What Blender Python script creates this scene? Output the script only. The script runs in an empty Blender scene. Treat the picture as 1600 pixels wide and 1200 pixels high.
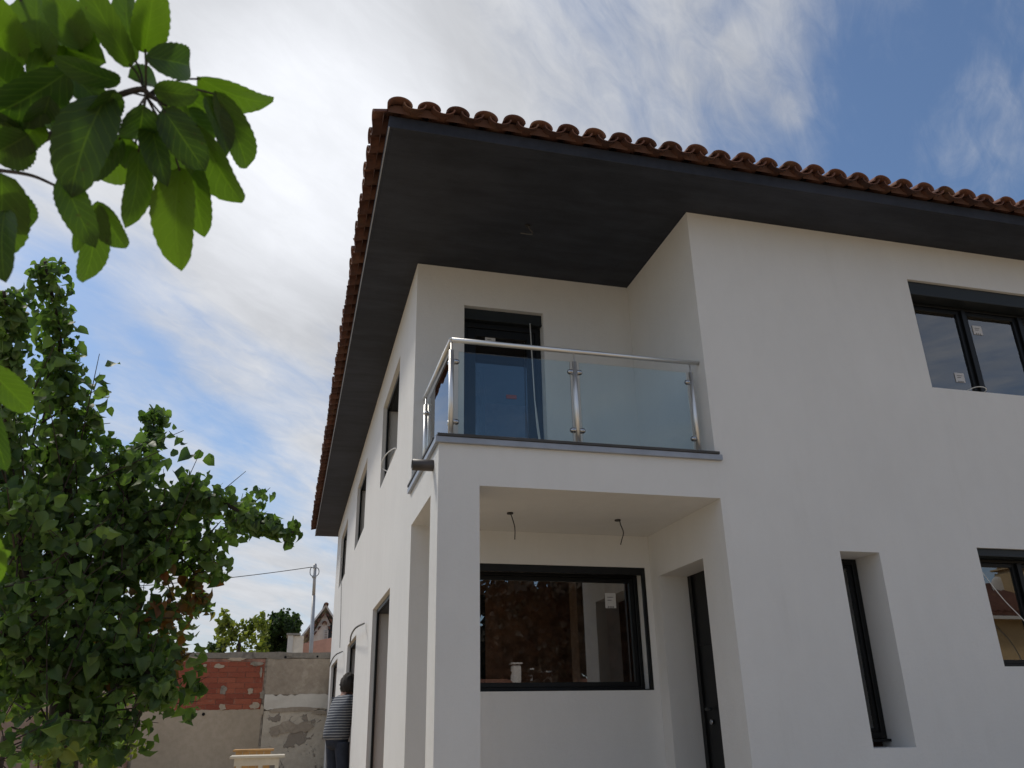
import bpy, bmesh, math, random
import numpy as np
from mathutils import Vector, Matrix

random.seed(7)
rng = np.random.default_rng(7)
S = 6/7            # metres per plan unit
EYE = 1.2          # eye height above the ground

# ------------------------------------------------------------------ camera
scene = bpy.context.scene
CM = Matrix(((0.96738665, -0.25264006, -0.01833220),
             (-0.08104406, -0.37726923, 0.92255070),
             (0.23998944, 0.89097751, 0.38544019)))
FPX = 1278.57
cam = bpy.data.cameras.new('camera')
camo = bpy.data.objects.new('camera', cam)
scene.collection.objects.link(camo)
cam.sensor_width = 36.0
cam.lens = FPX/1600*36.0
cam.clip_end = 3000; cam.clip_start = 0.05
r_, u_, f_ = CM[0], CM[1], CM[2]
camo.matrix_world = Matrix(((r_[0], u_[0], -f_[0], 0), (r_[1], u_[1], -f_[1], 0),
                            (r_[2], u_[2], -f_[2], EYE), (0, 0, 0, 1)))
cam.dof.use_dof = True
cam.dof.focus_distance = 8.0
cam.dof.aperture_fstop = 13.0
scene.camera = camo

def ray(u, v):
    c = Vector(((u-800)/FPX, (600-v)/FPX, 1.0))
    return CM.transposed() @ c
def at(u, v, dist):
    """world point seen at (u, v), dist metres from the eye"""
    return Vector((0, 0, EYE)) + ray(u, v).normalized()*dist
def W(x, y, z):
    return Vector((x*S, y*S, z*S+EYE))

# ------------------------------------------------------------------ sky + sun
SUN = Vector((-0.52, 0.56, 0.90)).normalized()
sun_el = math.asin(SUN.z); sun_rot = math.atan2(SUN.x, SUN.y)
world = bpy.data.worlds.new('World'); scene.world = world; world.use_nodes = True
nt = world.node_tree; nt.nodes.clear()
class NB:
    def __init__(s, t): s.t = t
    def n(s, typ, **k):
        nd = s.t.nodes.new(typ)
        for a, b in k.items(): setattr(nd, a, b)
        return nd
    def put(s, sock, v):
        if isinstance(v, bpy.types.NodeSocket): s.t.links.new(v, sock)
        elif v is not None: sock.default_value = v
    def m(s, op, a, b=None, c=None, clamp=False):
        nd = s.n('ShaderNodeMath', operation=op, use_clamp=clamp)
        s.put(nd.inputs[0], a); s.put(nd.inputs[1], b)
        if c is not None: s.put(nd.inputs[2], c)
        return nd.outputs[0]
    def vm(s, op, a, b=None, scale=None):
        nd = s.n('ShaderNodeVectorMath', operation=op)
        s.put(nd.inputs[0], a); s.put(nd.inputs[1], b)
        if scale is not None: s.put(nd.inputs['Scale'], scale)
        return nd.outputs['Value'] if op in ('DOT_PRODUCT', 'LENGTH') else nd.outputs[0]
    def noise(s, vec, scale, detail=5, rough=.55, dist=0, w=None):
        nd = s.n('ShaderNodeTexNoise')
        s.put(nd.inputs['Vector'], vec); nd.inputs['Scale'].default_value = scale
        nd.inputs['Detail'].default_value = detail; nd.inputs['Roughness'].default_value = rough
        nd.inputs['Distortion'].default_value = dist
        return nd.outputs['Fac']
    def mr(s, v, a, b, c=0, d=1, smooth=True):
        nd = s.n('ShaderNodeMapRange')
        if smooth: nd.interpolation_type = 'SMOOTHSTEP'
        s.put(nd.inputs['Value'], v)
        for i, q in zip(('From Min', 'From Max', 'To Min', 'To Max'), (a, b, c, d)): s.put(nd.inputs[i], q)
        return nd.outputs['Result']
    def mix(s, f, a, b):
        nd = s.n('ShaderNodeMix', data_type='RGBA')
        s.put(nd.inputs[0], f); s.put(nd.inputs[6], a); s.put(nd.inputs[7], b)
        return nd.outputs[2]
    def mapping(s, vec, scale=(1, 1, 1), rot=(0, 0, 0), loc=(0, 0, 0)):
        nd = s.n('ShaderNodeMapping'); s.put(nd.inputs[0], vec)
        nd.inputs['Scale'].default_value = scale; nd.inputs['Rotation'].default_value = rot; nd.inputs['Location'].default_value = loc
        return nd.outputs[0]
b = NB(nt)
tc = b.n('ShaderNodeTexCoord'); D = b.vm('NORMALIZE', tc.outputs['Generated'])
sky = b.n('ShaderNodeTexSky', sky_type='NISHITA'); sky.sun_disc = False
sky.sun_elevation = sun_el; sky.sun_rotation = sun_rot
sky.air_density = 1.0; sky.dust_density = 1.0; sky.ozone_density = 1.6
sep = b.n('ShaderNodeSeparateXYZ'); b.put(sep.inputs[0], D)
zz = b.m('ADD', b.m('MAXIMUM', sep.outputs[2], 0.0), 0.22)
comb = b.n('ShaderNodeCombineXYZ')
b.put(comb.inputs[0], b.m('DIVIDE', sep.outputs[0], zz)); b.put(comb.inputs[1], b.m('DIVIDE', sep.outputs[1], zz))
Q = comb.outputs[0]
# broad cloud sheets and combed cirrus streaks in the cloud plane
def combed(theta, sx, sy, loc=(0, 0, 0)):
    return b.mapping(b.mapping(Q, rot=(0, 0, -math.radians(theta))), scale=(sx, sy, 1), loc=loc)
broad = b.noise(b.mapping(Q, loc=(3.1, 1.7, 0)), 2.2, 6, .55, .2)
streak = b.noise(combed(50, 1.0, 2.7, (.3, .9, 0)), 2.4, 7, .56, .5)
wisp = b.noise(combed(42, 1.3, 3.2, (5.3, 2.9, 0)), 8.0, 8, .66, .8)
def blob(u, v, rad, amp):
    d = ray(u, v).normalized()
    dt = b.vm('DOT_PRODUCT', D, tuple(d))
    g = b.mr(dt, math.cos(math.radians(rad)), 1.0, 0, 1)
    return b.m('MULTIPLY', g, amp)
bias = b.m('ADD', b.m('MULTIPLY', b.m('SUBTRACT', broad, .5), .9), b.m('MULTIPLY', b.m('SUBTRACT', streak, .5), 1.7))
bias = b.m('ADD', bias, b.m('MULTIPLY', b.m('SUBTRACT', wisp, .5), .6))
bias = b.m('ADD', bias, .52)
for args in ((1560, 60, 32, -.37), (1290, 240, 14, -.30), (1500, 300, 14, -.10), (1420, 170, 6, .12), (1540, 190, 5, .14), (1130, 40, 9, .12), (190, 490, 8, -.42), (60, 420, 9, -.3), (330, 620, 7, -.25),
             (515, 580, 5, -.25), (410, 735, 4.5, -.40), (330, 690, 4, -.2), (60, 600, 5, -.2),
             (640, 60, 34, .66), (440, 200, 16, .35), (230, 60, 20, .3), (300, 540, 7, .25), (470, 640, 6, .25),
             (420, 960, 14, .35), (1240, 172, 1.6, .22), (1158, 66, 1.8, .16), (280, 735, 3, .3)):
    bias = b.m('ADD', bias, blob(*args))
dm = ray(790, 640); dm = Vector((dm.x, -dm.y, dm.z)).normalized()   # clear blue opening on the other side of the sky
bias = b.m('ADD', bias, b.m('MULTIPLY', b.mr(b.vm('DOT_PRODUCT', D, tuple(dm)), math.cos(math.radians(20)), 1, 0, 1), -.6))
cover = b.mr(bias, -.12, 1.2, 0.02, .97)
sd = b.vm('DOT_PRODUCT', D, tuple(SUN))
glow = b.mr(sd, 0.55, 1.0, 0, 1)
shade = b.m('ADD', b.m('MULTIPLY', b.noise(combed(35, 1, 1.8, (8, 1, 0)), 3.0, 6, .58, .3), .7), b.m('MULTIPLY', wisp, .3))
shade = b.mr(shade, .3, .7, -1, 1)
bright = b.m('ADD', b.m('MULTIPLY', shade, .6), b.m('ADD', b.m('MULTIPLY', glow, 1.3), 5.25))
bright = b.m('ADD', bright, b.m('ADD', blob(500, 240, 12, 2.6), b.m('ADD', blob(300, 20, 14, .2), blob(470, 820, 14, .7))))
ccol = b.n('ShaderNodeVectorMath', operation='SCALE')
ccol.inputs[0].default_value = (0.965, 0.985, 1.03); b.put(ccol.inputs['Scale'], bright)
skyc = b.vm('MULTIPLY', sky.outputs[0], (.80, .93, 1.04))
col = b.mix(cover, skyc, ccol.outputs[0])
bg = b.n('ShaderNodeBackground'); b.put(bg.inputs[0], col); bg.inputs[1].default_value = 0.10
out = b.n('ShaderNodeOutputWorld'); nt.links.new(bg.outputs[0], out.inputs[0])

sl = bpy.data.lights.new('sun', 'SUN'); sl.energy = 1.6; sl.angle = math.radians(11); sl.color = (1.0, .93, .82)
so = bpy.data.objects.new('sun', sl); scene.collection.objects.link(so)
so.rotation_euler = (-SUN).to_track_quat('-Z', 'Y').to_euler(); so.location = SUN*50
scene.view_settings.view_transform = 'Standard'; scene.view_settings.look = 'None'
scene.view_settings.exposure = 0.16; scene.view_settings.gamma = 1.0
scene.view_settings.use_curve_mapping = False
scene.render.engine = 'CYCLES'

# ------------------------------------------------------------------ materials
def mat(name):
    m = bpy.data.materials.new(name); m.use_nodes = True
    t = m.node_tree; t.nodes.clear(); q = NB(t)
    q.o = q.n('ShaderNodeOutputMaterial')
    q.p = q.n('ShaderNodeBsdfPrincipled'); t.links.new(q.p.outputs[0], q.o.inputs[0])
    q.tc = q.n('ShaderNodeTexCoord'); q.geo = q.n('ShaderNodeNewGeometry')
    q.pos = q.geo.outputs['Position']
    return m, q
def bump(q, h, strength, dist):
    nd = q.n('ShaderNodeBump'); nd.inputs['Strength'].default_value = strength; nd.inputs['Distance'].default_value = dist
    q.put(nd.inputs['Height'], h); q.put(q.p.inputs['Normal'], nd.outputs[0])
def simple(name, col, rough=.5, metal=0, bumpscale=None, bs=.2, bd=.002, vary=.0, spec=None):
    m, q = mat(name)
    if vary:
        n = q.noise(q.pos, 6, 5, .6)
        c0 = tuple(max(0, c*(1-vary)) for c in col)+(1,); c1 = tuple(c*(1+vary) for c in col)+(1,)
        q.put(q.p.inputs['Base Color'], q.mix(q.mr(n, .3, .7), c0, c1))
    else: q.p.inputs['Base Color'].default_value = (*col, 1)
    q.p.inputs['Roughness'].default_value = rough; q.p.inputs['Metallic'].default_value = metal
    if spec is not None: q.p.inputs['Specular IOR Level'].default_value = spec
    if bumpscale: bump(q, q.noise(q.pos, bumpscale, 4, .6), bs, bd)
    return m
M = {}
def stucco(name, col):
    m, q = mat(name)
    n1 = q.noise(q.pos, .9, 4, .6); n2 = q.noise(q.mapping(q.pos, scale=(1, 1, .35)), 5, 5, .6)
    f = q.m('ADD', q.m('MULTIPLY', n1, .6), q.m('MULTIPLY', n2, .4))
    q.put(q.p.inputs['Base Color'], q.mix(q.mr(f, .3, .7), tuple(c*.94 for c in col)+(1,), (*col, 1)))
    st_ = q.mr(q.noise(q.mapping(q.pos, scale=(1.6, 1.6, .22)), 3.2, 6, .65), .56, .78, 0, .10)
    q.put(q.p.inputs['Base Color'], q.mix(st_, q.p.inputs['Base Color'].links[0].from_socket, (.50, .48, .44, 1)))
    q.p.inputs['Roughness'].default_value = .92; q.p.inputs['Specular IOR Level'].default_value = .2
    g = q.noise(q.pos, 190, 3, .7); g2 = q.noise(q.pos, 32, 4, .6); g3 = q.noise(q.mapping(q.pos, scale=(1, 1, .5)), 4, 2, .5)
    h = q.m('ADD', q.m('MULTIPLY', g, .5), q.m('ADD', q.m('MULTIPLY', g2, .5), q.m('MULTIPLY', g3, 1.4)))
    bump(q, h, .8, .006)
    return m
M['stucco'] = stucco('white_stucco', (.748, .740, .724))
def soffit_mat():
    m, q = mat('charcoal_soffit')
    n = q.noise(q.mapping(q.pos, scale=(.5, 2.2, 1)), 3, 7, .65, .4)
    n2 = q.noise(q.pos, 1.3, 4, .55)
    n3 = q.noise(q.mapping(q.pos, scale=(2, 14, 1)), 9, 5, .7)
    f = q.m('ADD', q.m('MULTIPLY', n, .45), q.m('ADD', q.m('MULTIPLY', n2, .35), q.m('MULTIPLY', n3, .2)))
    q.put(q.p.inputs['Base Color'], q.mix(q.mr(f, .36, .64), (.0100, .0130, .0215, 1), (.030, .035, .051, 1)))
    q.p.inputs['Roughness'].default_value = .75
    bump(q, q.noise(q.pos, 60, 4, .6), .3, .002)
    return m
M['soffit'] = soffit_mat()
def tile_mat(name, c0, c1, c2):
    m, q = mat(name)
    oi = q.n('ShaderNodeObjectInfo')
    r = oi.outputs['Random']
    a = q.mix(q.mr(r, 0, 1, smooth=False), (*c0, 1), (*c1, 1))
    n = q.noise(q.pos, 14, 5, .65)
    n2 = q.noise(q.pos, 3.5, 3, .5)
    cc = q.mix(q.mr(n, .45, .75, 0, .6), a, (*c2, 1))
    cc = q.mix(q.mr(n2, .55, .7, 0, .35), cc, (.30, .18, .10, 1))
    q.put(q.p.inputs['Base Color'], cc); q.p.inputs['Roughness'].default_value = .85
    bump(q, q.noise(q.pos, 90, 4, .6), .35, .002)
    return m
M['tile'] = tile_mat('terracotta', (.105, .046, .033), (.205, .088, .055), (.065, .038, .032))
M['mortar'] = simple('ochre_mortar', (.13, .065, .045), .95, bumpscale=60, bs=.6, bd=.004, vary=.2)
M['black'] = simple('black_aluminium', (.006, .0065, .007), .42, vary=.1, spec=.3)
M['darkbox'] = simple('anthracite_aluminium', (.016, .020, .022), .42, spec=.35)
M['steel'] = simple('brushed_steel', (.78, .77, .75), .42, 1.0)
M['chrome'] = simple('cast_steel', (.42, .43, .45), .22, 1.0)
M['flash'] = simple('zinc_flashing', (.33, .35, .39), .45, .3, vary=.08)
M['slate'] = simple('grey_floor_tile', (.055, .052, .05), .6, vary=.2)
M['pvc'] = simple('brown_grey_pvc', (.055, .045, .042), .45, vary=.15)
M['cable_black'] = simple('black_cable', (.015, .012, .01), .5)
M['cable_white'] = simple('white_cable', (.7, .69, .66), .5)
M['cable_grey'] = simple('grey_conduit', (.09, .085, .08), .5)
M['inner'] = simple('bare_hollow_brick_render', (.40, .22, .14), .9, bumpscale=20, bs=.5, bd=.01, vary=.35)
M['innerpale'] = simple('raw_plaster', (.42, .36, .30), .9, vary=.1)
M['sandstone'] = simple('sandstone_tiles', (.56, .43, .30), .7, vary=.12)
M['concrete'] = simple('concrete', (.30, .28, .25), .9, bumpscale=30, vary=.15)
def glass(name, tint, ior=1.5, rough=0.0, wavy=False):
    m, q = mat(name); t = q.t
    t.nodes.remove(q.p)
    fr = q.n('ShaderNodeFresnel'); fr.inputs[0].default_value = ior
    tr = q.n('ShaderNodeBsdfTransparent'); tr.inputs[0].default_value = (*tint, 1)
    gl = q.n('ShaderNodeBsdfGlossy'); gl.inputs['Roughness'].default_value = rough; gl.inputs[0].default_value = (1, 1, 1, 1)
    mx = q.n('ShaderNodeMixShader'); t.links.new(fr.outputs[0], mx.inputs[0])
    t.links.new(tr.outputs[0], mx.inputs[1]); t.links.new(gl.outputs[0], mx.inputs[2]); t.links.new(mx.outputs[0], q.o.inputs[0])
    return m
M['pane'] = glass('window_glass', (.85, .85, .84), 2.4, wavy=False)
M['door_glass'] = glass('door_glass', (.7, .7, .7), 1.75)
M['rail_glass'] = glass('balustrade_glass', (.90, .955, .95), 1.5)
def sticker_mat():
    m, q = mat('printed_glass_label')
    br = q.n('ShaderNodeTexBrick'); q.put(br.inputs['Vector'], q.mapping(q.tc.outputs['Object'], scale=(1, 1, 1), rot=(math.radians(90), 0, 0)))
    br.inputs['Scale'].default_value = 26; br.inputs['Color1'].default_value = (.62, .60, .58, 1); br.inputs['Color2'].default_value = (.70, .68, .66, 1)
    br.inputs['Mortar'].default_value = (.35, .34, .34, 1); br.inputs['Mortar Size'].default_value = .03
    q.put(q.p.inputs['Base Color'], br.outputs[0]); q.p.inputs['Roughness'].default_value = .6
    return m
M['sticker'] = sticker_mat()
M['ink'] = simple('label_print', (.03, .03, .03), .6)
M['red_sticker'] = simple('orange_red_label', (.30, .06, .03), .5)
def leafmat(name, c0, c1, trans, redden=None, veins=False):
    m, q = mat(name); t = q.t
    at_ = q.n('ShaderNodeAttribute', attribute_name='tint')
    n = q.noise(q.pos, 22, 5, .6)
    f = q.m('ADD', q.m('MULTIPLY', at_.outputs['Fac'], .75), q.m('MULTIPLY', n, .25))
    c = q.mix(q.mr(f, .1, .8, smooth=False), (*c0, 1), (*c1, 1))
    if redden:
        a2 = q.n('ShaderNodeAttribute', attribute_name='redness')
        c = q.mix(a2.outputs['Fac'], c, (*redden, 1))
    if veins:
        vs_ = q.m('ABSOLUTE', q.n('ShaderNodeAttribute', attribute_name='vein_s').outputs['Fac']); vt_ = q.n('ShaderNodeAttribute', attribute_name='vein_t').outputs['Fac']
        mid = q.mr(vs_, .015, .06, 1, 0)
        ph = q.m('FRACT', q.m('MULTIPLY', q.m('SUBTRACT', vt_, q.m('MULTIPLY', vs_, .30)), 8))
        sidev = q.mr(q.m('ABSOLUTE', q.m('SUBTRACT', ph, .5)), .03, .11, 1, 0)
        vein = q.m('MAXIMUM', mid, q.m('MULTIPLY', sidev, .55))
        c = q.mix(q.m('MULTIPLY', vein, .5), c, (c1[0]*1.3, c1[1]*1.25, c1[2]*1.6, 1))
        sp = q.noise(q.pos, 160, 2, .5); c = q.mix(q.mr(sp, .68, .74, 0, .6), c, (.05, .045, .02, 1))
        bump(q, q.m('ADD', q.m('MULTIPLY', vein, -1), q.noise(q.pos, 120, 4, .6)), .5, .0012)
    q.put(q.p.inputs['Base Color'], c); q.p.inputs['Roughness'].default_value = .5
    q.p.inputs['Specular IOR Level'].default_value = .38
    tl = q.n('ShaderNodeBsdfTranslucent')
    tcx = q.vm('MULTIPLY', c, trans); q.put(tl.inputs[0], tcx)
    mx = q.n('ShaderNodeMixShader'); mx.inputs[0].default_value = .45
    t.links.new(q.p.outputs[0], mx.inputs[1]); t.links.new(tl.outputs[0], mx.inputs[2]); t.links.new(mx.outputs[0], q.o.inputs[0])
    return m
M['leaf'] = leafmat('fruit_tree_leaf', (.045, .085, .032), (.160, .235, .075), (1.45, 1.75, .6), (.24, .085, .035))
M['leaf_near'] = leafmat('near_leaf', (.026, .055, .020), (.10, .165, .022), (1.55, 1.85, .4), veins=True)
M['leaf_bush'] = leafmat('far_bush_leaf', (.030, .055, .020), (.055, .09, .028), (1.3, 1.5, .8))
M['leaf_lime'] = leafmat('lime_leaf', (.11, .15, .03), (.24, .27, .06), (1.4, 1.5, .6))
M['leaf_pine'] = leafmat('pine_foliage', (.020, .017, .010), (.034, .027, .015), (.5, .5, .4))
M['bark'] = simple('dark_bark', (.055, .042, .034), .9, bumpscale=50, bs=.8, bd=.01, vary=.3)

# ------------------------------------------------------------------ object helpers
COL = scene.collection
ORG = {}
def link(o, parent, loc):
    COL.objects.link(o)
    if parent is not None:
        o.parent = parent; o.location = Vector(loc)-ORG[parent.name]
    else: o.location = loc
    ORG[o.name] = Vector(loc)
    return o
def empty(name, loc, label, cat, group=None):
    o = bpy.data.objects.new(name, None); o.empty_display_size = .1
    link(o, None, Vector(loc)); tag(o, label, cat, group); return o
def tag(o, label=None, cat=None, group=None, kind=None):
    for k, v in (('label', label), ('category', cat), ('group', group), ('kind', kind)):
        if v: o[k] = v
    return o
class MB:
    def __init__(s): s.v = []; s.f = []; s.sm = []
    def box(s, a, c, bevel=0):
        x0, y0, z0 = map(min, zip(a, c)); x1, y1, z1 = map(max, zip(a, c)); k = len(s.v)
        s.v += [Vector(p) for p in ((x0,y0,z0),(x1,y0,z0),(x1,y1,z0),(x0,y1,z0),(x0,y0,z1),(x1,y0,z1),(x1,y1,z1),(x0,y1,z1))]
        for q in ((0,3,2,1),(4,5,6,7),(0,1,5,4),(1,2,6,5),(2,3,7,6),(3,0,4,7)): s.f.append(tuple(k+i for i in q))
        return s
    def ubox(s, a, c):                       # corners in plan units
        return s.box(W(*a), W(*c))
    def poly(s, pts, thick=None):
        k = len(s.v); s.v += [Vector(p) for p in pts]; n = len(pts); s.f.append(tuple(range(k, k+n)))
        if thick is not None:
            t = Vector(thick); s.v += [Vector(p)+t for p in pts]
            s.f.append(tuple(range(k+2*n-1, k+n-1, -1)))
            for i in range(n): j = (i+1) % n; s.f.append((k+i, k+n+i, k+n+j, k+j))
        return s
    def tube(s, pts, r, n=8, cap=True):
        pts = [Vector(p) for p in pts]; rs = r if isinstance(r, (list, tuple)) else [r]*len(pts)
        k = len(s.v); up = None
        for i, p in enumerate(pts):
            d = (pts[min(i+1, len(pts)-1)]-pts[max(i-1, 0)]).normalized()
            if up is None: up = d.orthogonal().normalized()
            a = (up-d*up.dot(d)).normalized(); up = a; c = d.cross(a)
            for j in range(n):
                t = 2*math.pi*j/n; s.v.append(p+(a*math.cos(t)+c*math.sin(t))*rs[i])
        for i in range(len(pts)-1):
            for j in range(n):
                a0 = k+i*n+j; a1 = k+i*n+(j+1) % n; s.f.append((a0, a1, a1+n, a0+n)); s.sm.append(len(s.f)-1)
        if cap:
            s.f.append(tuple(k+j for j in reversed(range(n)))); e = k+(len(pts)-1)*n; s.f.append(tuple(e+j for j in range(n)))
        return s
    def build(s, name, m, parent=None, origin=None, smooth=False, bevel=0, mesh_only=False):
        if origin is None:
            xs = list(zip(*[tuple(v) for v in s.v])); origin = Vector(((min(xs[0])+max(xs[0]))/2, (min(xs[1])+max(xs[1]))/2, min(xs[2])))
        origin = Vector(origin)
        me = bpy.data.meshes.new(name); me.from_pydata([tuple(v-origin) for v in s.v], [], s.f)
        me.materials.append(m); sm = set(s.sm)
        for i, p in enumerate(me.polygons): p.use_smooth = smooth or i in sm
        me.update()
        if mesh_only: return me
        o = bpy.data.objects.new(name, me); link(o, parent, origin)
        if bevel:
            md = o.modifiers.new('edge', 'BEVEL'); md.width = bevel; md.segments = 2; md.limit_method = 'ANGLE'
        return o
def inst(name, me, parent, loc, rot=(0, 0, 0), scale=(1, 1, 1)):
    o = bpy.data.objects.new(name, me); link(o, parent, Vector(loc)); o.rotation_euler = rot; o.scale = scale
    return o
def smooth_path(pts, n=6):
    P = [Vector(p) for p in pts]; P = [2*P[0]-P[1]]+P+[2*P[-1]-P[-2]]; o = []
    for i in range(1, len(P)-2):
        for j in range(n):
            t = j/n; a, b_, c, d = P[i-1], P[i], P[i+1], P[i+2]
            o.append(.5*((2*b_)+(c-a)*t+(2*a-5*b_+4*c-d)*t*t+(3*b_-a-3*c+d)*t**3))
    o.append(P[-2]); return o
def panel(fr, a0, a1, z0, z1, holes, t, name, m, parent, returns=True):
    """wall slab in plan units: fr(a, d, z) -> world; holes (a0,a1,z0,z1); t thickness inward"""
    A = sorted({a0, a1, *[h[0] for h in holes], *[h[1] for h in holes]}); Z = sorted({z0, z1, *[h[2] for h in holes], *[h[3] for h in holes]})
    A = [a for a in A if a0 <= a <= a1]; Z = [z for z in Z if z0 <= z <= z1]
    mb = MB(); idx = {}
    def V(a, d, z):
        k = (round(a, 5), round(d, 5), round(z, 5))
        if k not in idx: idx[k] = len(mb.v); mb.v.append(fr(a, d, z))
        return idx[k]
    def solid(i, j):
        if i < 0 or j < 0 or i >= len(A)-1 or j >= len(Z)-1: return False
        ca = (A[i]+A[i+1])/2; cz = (Z[j]+Z[j+1])/2
        return not any(h[0] < ca < h[1] and h[2] < cz < h[3] for h in holes)
    for i in range(len(A)-1):
        for j in range(len(Z)-1):
            if not solid(i, j): continue
            p, q, r, s = A[i], A[i+1], Z[j], Z[j+1]
            mb.f.append((V(p,0,r), V(q,0,r), V(q,0,s), V(p,0,s)))
            mb.f.append((V(p,t,s), V(q,t,s), V(q,t,r), V(p,t,r)))
            if not solid(i-1, j): mb.f.append((V(p,0,r), V(p,0,s), V(p,t,s), V(p,t,r)))
            if not solid(i+1, j): mb.f.append((V(q,0,s), V(q,0,r), V(q,t,r), V(q,t,s)))
            if not solid(i, j-1): mb.f.append((V(q,0,r), V(p,0,r), V(p,t,r), V(q,t,r)))
            if not solid(i, j+1): mb.f.append((V(p,0,s), V(q,0,s), V(q,t,s), V(p,t,s)))
    o = mb.build(name, m, parent)
    bm = bmesh.new(); bm.from_mesh(o.data); bmesh.ops.recalc_face_normals(bm, faces=bm.faces); bm.to_mesh(o.data); bm.free()
    return o

# ------------------------------------------------------------------ plan (units)
x0, xp, x1 = 1.185, 1.563, 3.962
D0, yo1, yo2, yB = 7.0, 7.407, 8.673, 8.770
zs, zt, zo = 2.432, 5.314, 2.006
yF = 24.2; xE = 13.0
zG = -EYE/S
GROUND = 0.0
PV = 0.03/S
front = lambda y0: (lambda a, d, z: W(a, y0+d, z))
left = lambda xx: (lambda a, d, z: W(xx+d, a, z))

# ------------------------------------------------------------------ ground
def ground():
    m, q = mat('bare_sandy_ground')
    n = q.noise(q.pos, .6, 6, .6); n2 = q.noise(q.pos, 12, 6, .7)
    c = q.mix(q.mr(n, .3, .7), (.47, .36, .235, 1), (.58, .46, .31, 1)); c = q.mix(q.mr(n2, .5, .8, 0, .5), c, (.25, .2, .15, 1))
    q.put(q.p.inputs['Base Color'], c); q.p.inputs['Roughness'].default_value = .95
    bump(q, n2, .6, .03)
    mb = MB(); N = 40; R_ = 1200
    import itertools
    g = [-R_, -300, -120, -60, -40, -28, -20, -14, -9, -5, -2, 1, 4, 8, 12, 16, 20, 24, 30, 42, 60, 120, 300, R_]
    for y in g:
        for x in g: mb.v.append(Vector((x, y, GROUND + (.03*math.sin(x*1.7+y)*math.cos(y*1.3) if abs(x) < 60 and abs(y) < 60 else 0)-.03)))
    n_ = len(g)
    for i in range(n_-1):
        for j in range(n_-1): a = i*n_+j; mb.f.append((a, a+1, a+n_+1, a+n_))
    o = mb.build('ground', m, origin=(0, 0, 0), smooth=True); tag(o, kind='structure')
ground()

# ------------------------------------------------------------------ the villa
villa = empty('villa', W(x0, D0, zG), 'large white rendered villa with charcoal eaves, glass balcony and terracotta tiled roof', 'house')
ST = M['stucco']
# openings
UW = [(10.276, 12.327, 3.396, 4.735), (15.0, 17.2, 3.396, 4.735), (19.95, 22.3, 3.396, 4.735)]
GD = [(10.449, 12.568, zG+.02, 1.625), (15.46, 17.6, zG+.02, 1.56), (20.84, 23.40, zG+.02, 1.56)]
XF = [(5.200, 5.654, -.249, 1.533), (6.765, 9.6, 3.418, 4.808), (6.850, 9.6, .451, 1.622)]
tw = .30/S
# left facade: behind the porch, ground and upper floors
panel(left(x0), yo2, yF, zG, zt-.002, UW+GD+[(0, yB+.012, zo, 9)], tw, 'side_wall', ST, villa)
# front wing to the right, with the returns of porch and balcony
panel(front(D0), x1, xE, zG, zt-.002, XF, .40/S, 'front_wall', ST, villa)
# return walls (x = x1) between front plane and the recessed walls; the entrance niche cuts the lower one
niche = (7.489, 8.546, zG+.02, 1.517)
panel(left(x1), D0+.40/S, yB, zG, zo, [niche], .10/S, 'porch_return_wall', ST, villa)
mbn = MB()   # the niche's deep reveal
dn = .372
mbn.ubox((x1+.10/S, niche[1], zG), (x1+.62, niche[1]+.1, zo)); mbn.ubox((x1+.10/S, niche[0], niche[3]), (x1+.62, niche[1], niche[3]+.1))
mbn.build('entrance_reveal', ST, villa)
MB().ubox((x1, D0+.40/S, zo+.002), (x1+.25/S, yB, zt-.002)).build('balcony_return_wall', ST, villa)
# recessed back walls
BD = (1.774, 2.785, zs+.06, 4.798)
PW = (1.60, 3.895, .330, 1.644)
panel(front(yB), x0+.001, x1+.25/S, zs+.001, zt-.004, [BD], .30/S, 'balcony_back_wall', ST, villa)
panel(front(yB+.002), x0+tw+.001, x1+.10/S, zG, zo-.001, [PW], .30/S, 'porch_back_wall', ST, villa)
# balcony slab, its beam face is one with the pillar and the side opening
mb = MB(); mb.ubox((x0, D0, zo), (x1-.0005, yB+.011, zs))
mb.build('balcony_slab', ST, villa)
MB().ubox((x0, D0+.0, zG), (xp, yo1, zo)).build('corner_pillar', ST, villa)
MB().ubox((x0+.01, D0+.01, zG), (x1, yB, zG+.12/S)).build('porch_floor', M['sandstone'], villa)
# far end, back and inner structure
mb = MB(); mb.ubox((x0+tw, yF-.3, zG), (xE, yF, zt-.002)); mb.ubox((xE-.3, D0+.5, zG), (xE, yF-.3, zt-.002)); mb.build('rear_wall', ST, villa)
mb = MB(); mb.ubox((x0+tw, yB+.3/S+.01, zo+.05), (xE-.3, yF-.3, zs-.02)); mb.ubox((x1+.3, D0+.48, zo+.06), (xE-.3, yB+.36, zs-.03)); mb.build('inner_floor', M['innerpale'], villa)
mb = MB(); mb.ubox((x0+tw, 11.4, zG), (xE-.3, 11.55, zo)); mb.ubox((x0+tw, 13.2, zs), (xE-.3, 13.35, zt-.01)); mb.ubox((5.0, yB+.5, zG), (5.15, 11.3, zo))
mb.ubox((4.9, D0+.6, zs), (5.05, 13.1, zt-.01)); mb.build('inner_wall', M['inner'], villa)
MB().ubox((x0+tw, yB+.36, zG), (xE-.3, yF-.3, zG+.1)).build('ground_floor', M['inner'], villa)
MB().ubox((3.62, 10.4, zG+.1), (4.02, 10.7, zo)).build('inner_column', simple('brown_column_render', (.46, .32, .23), .9, vary=.15), villa)

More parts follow.
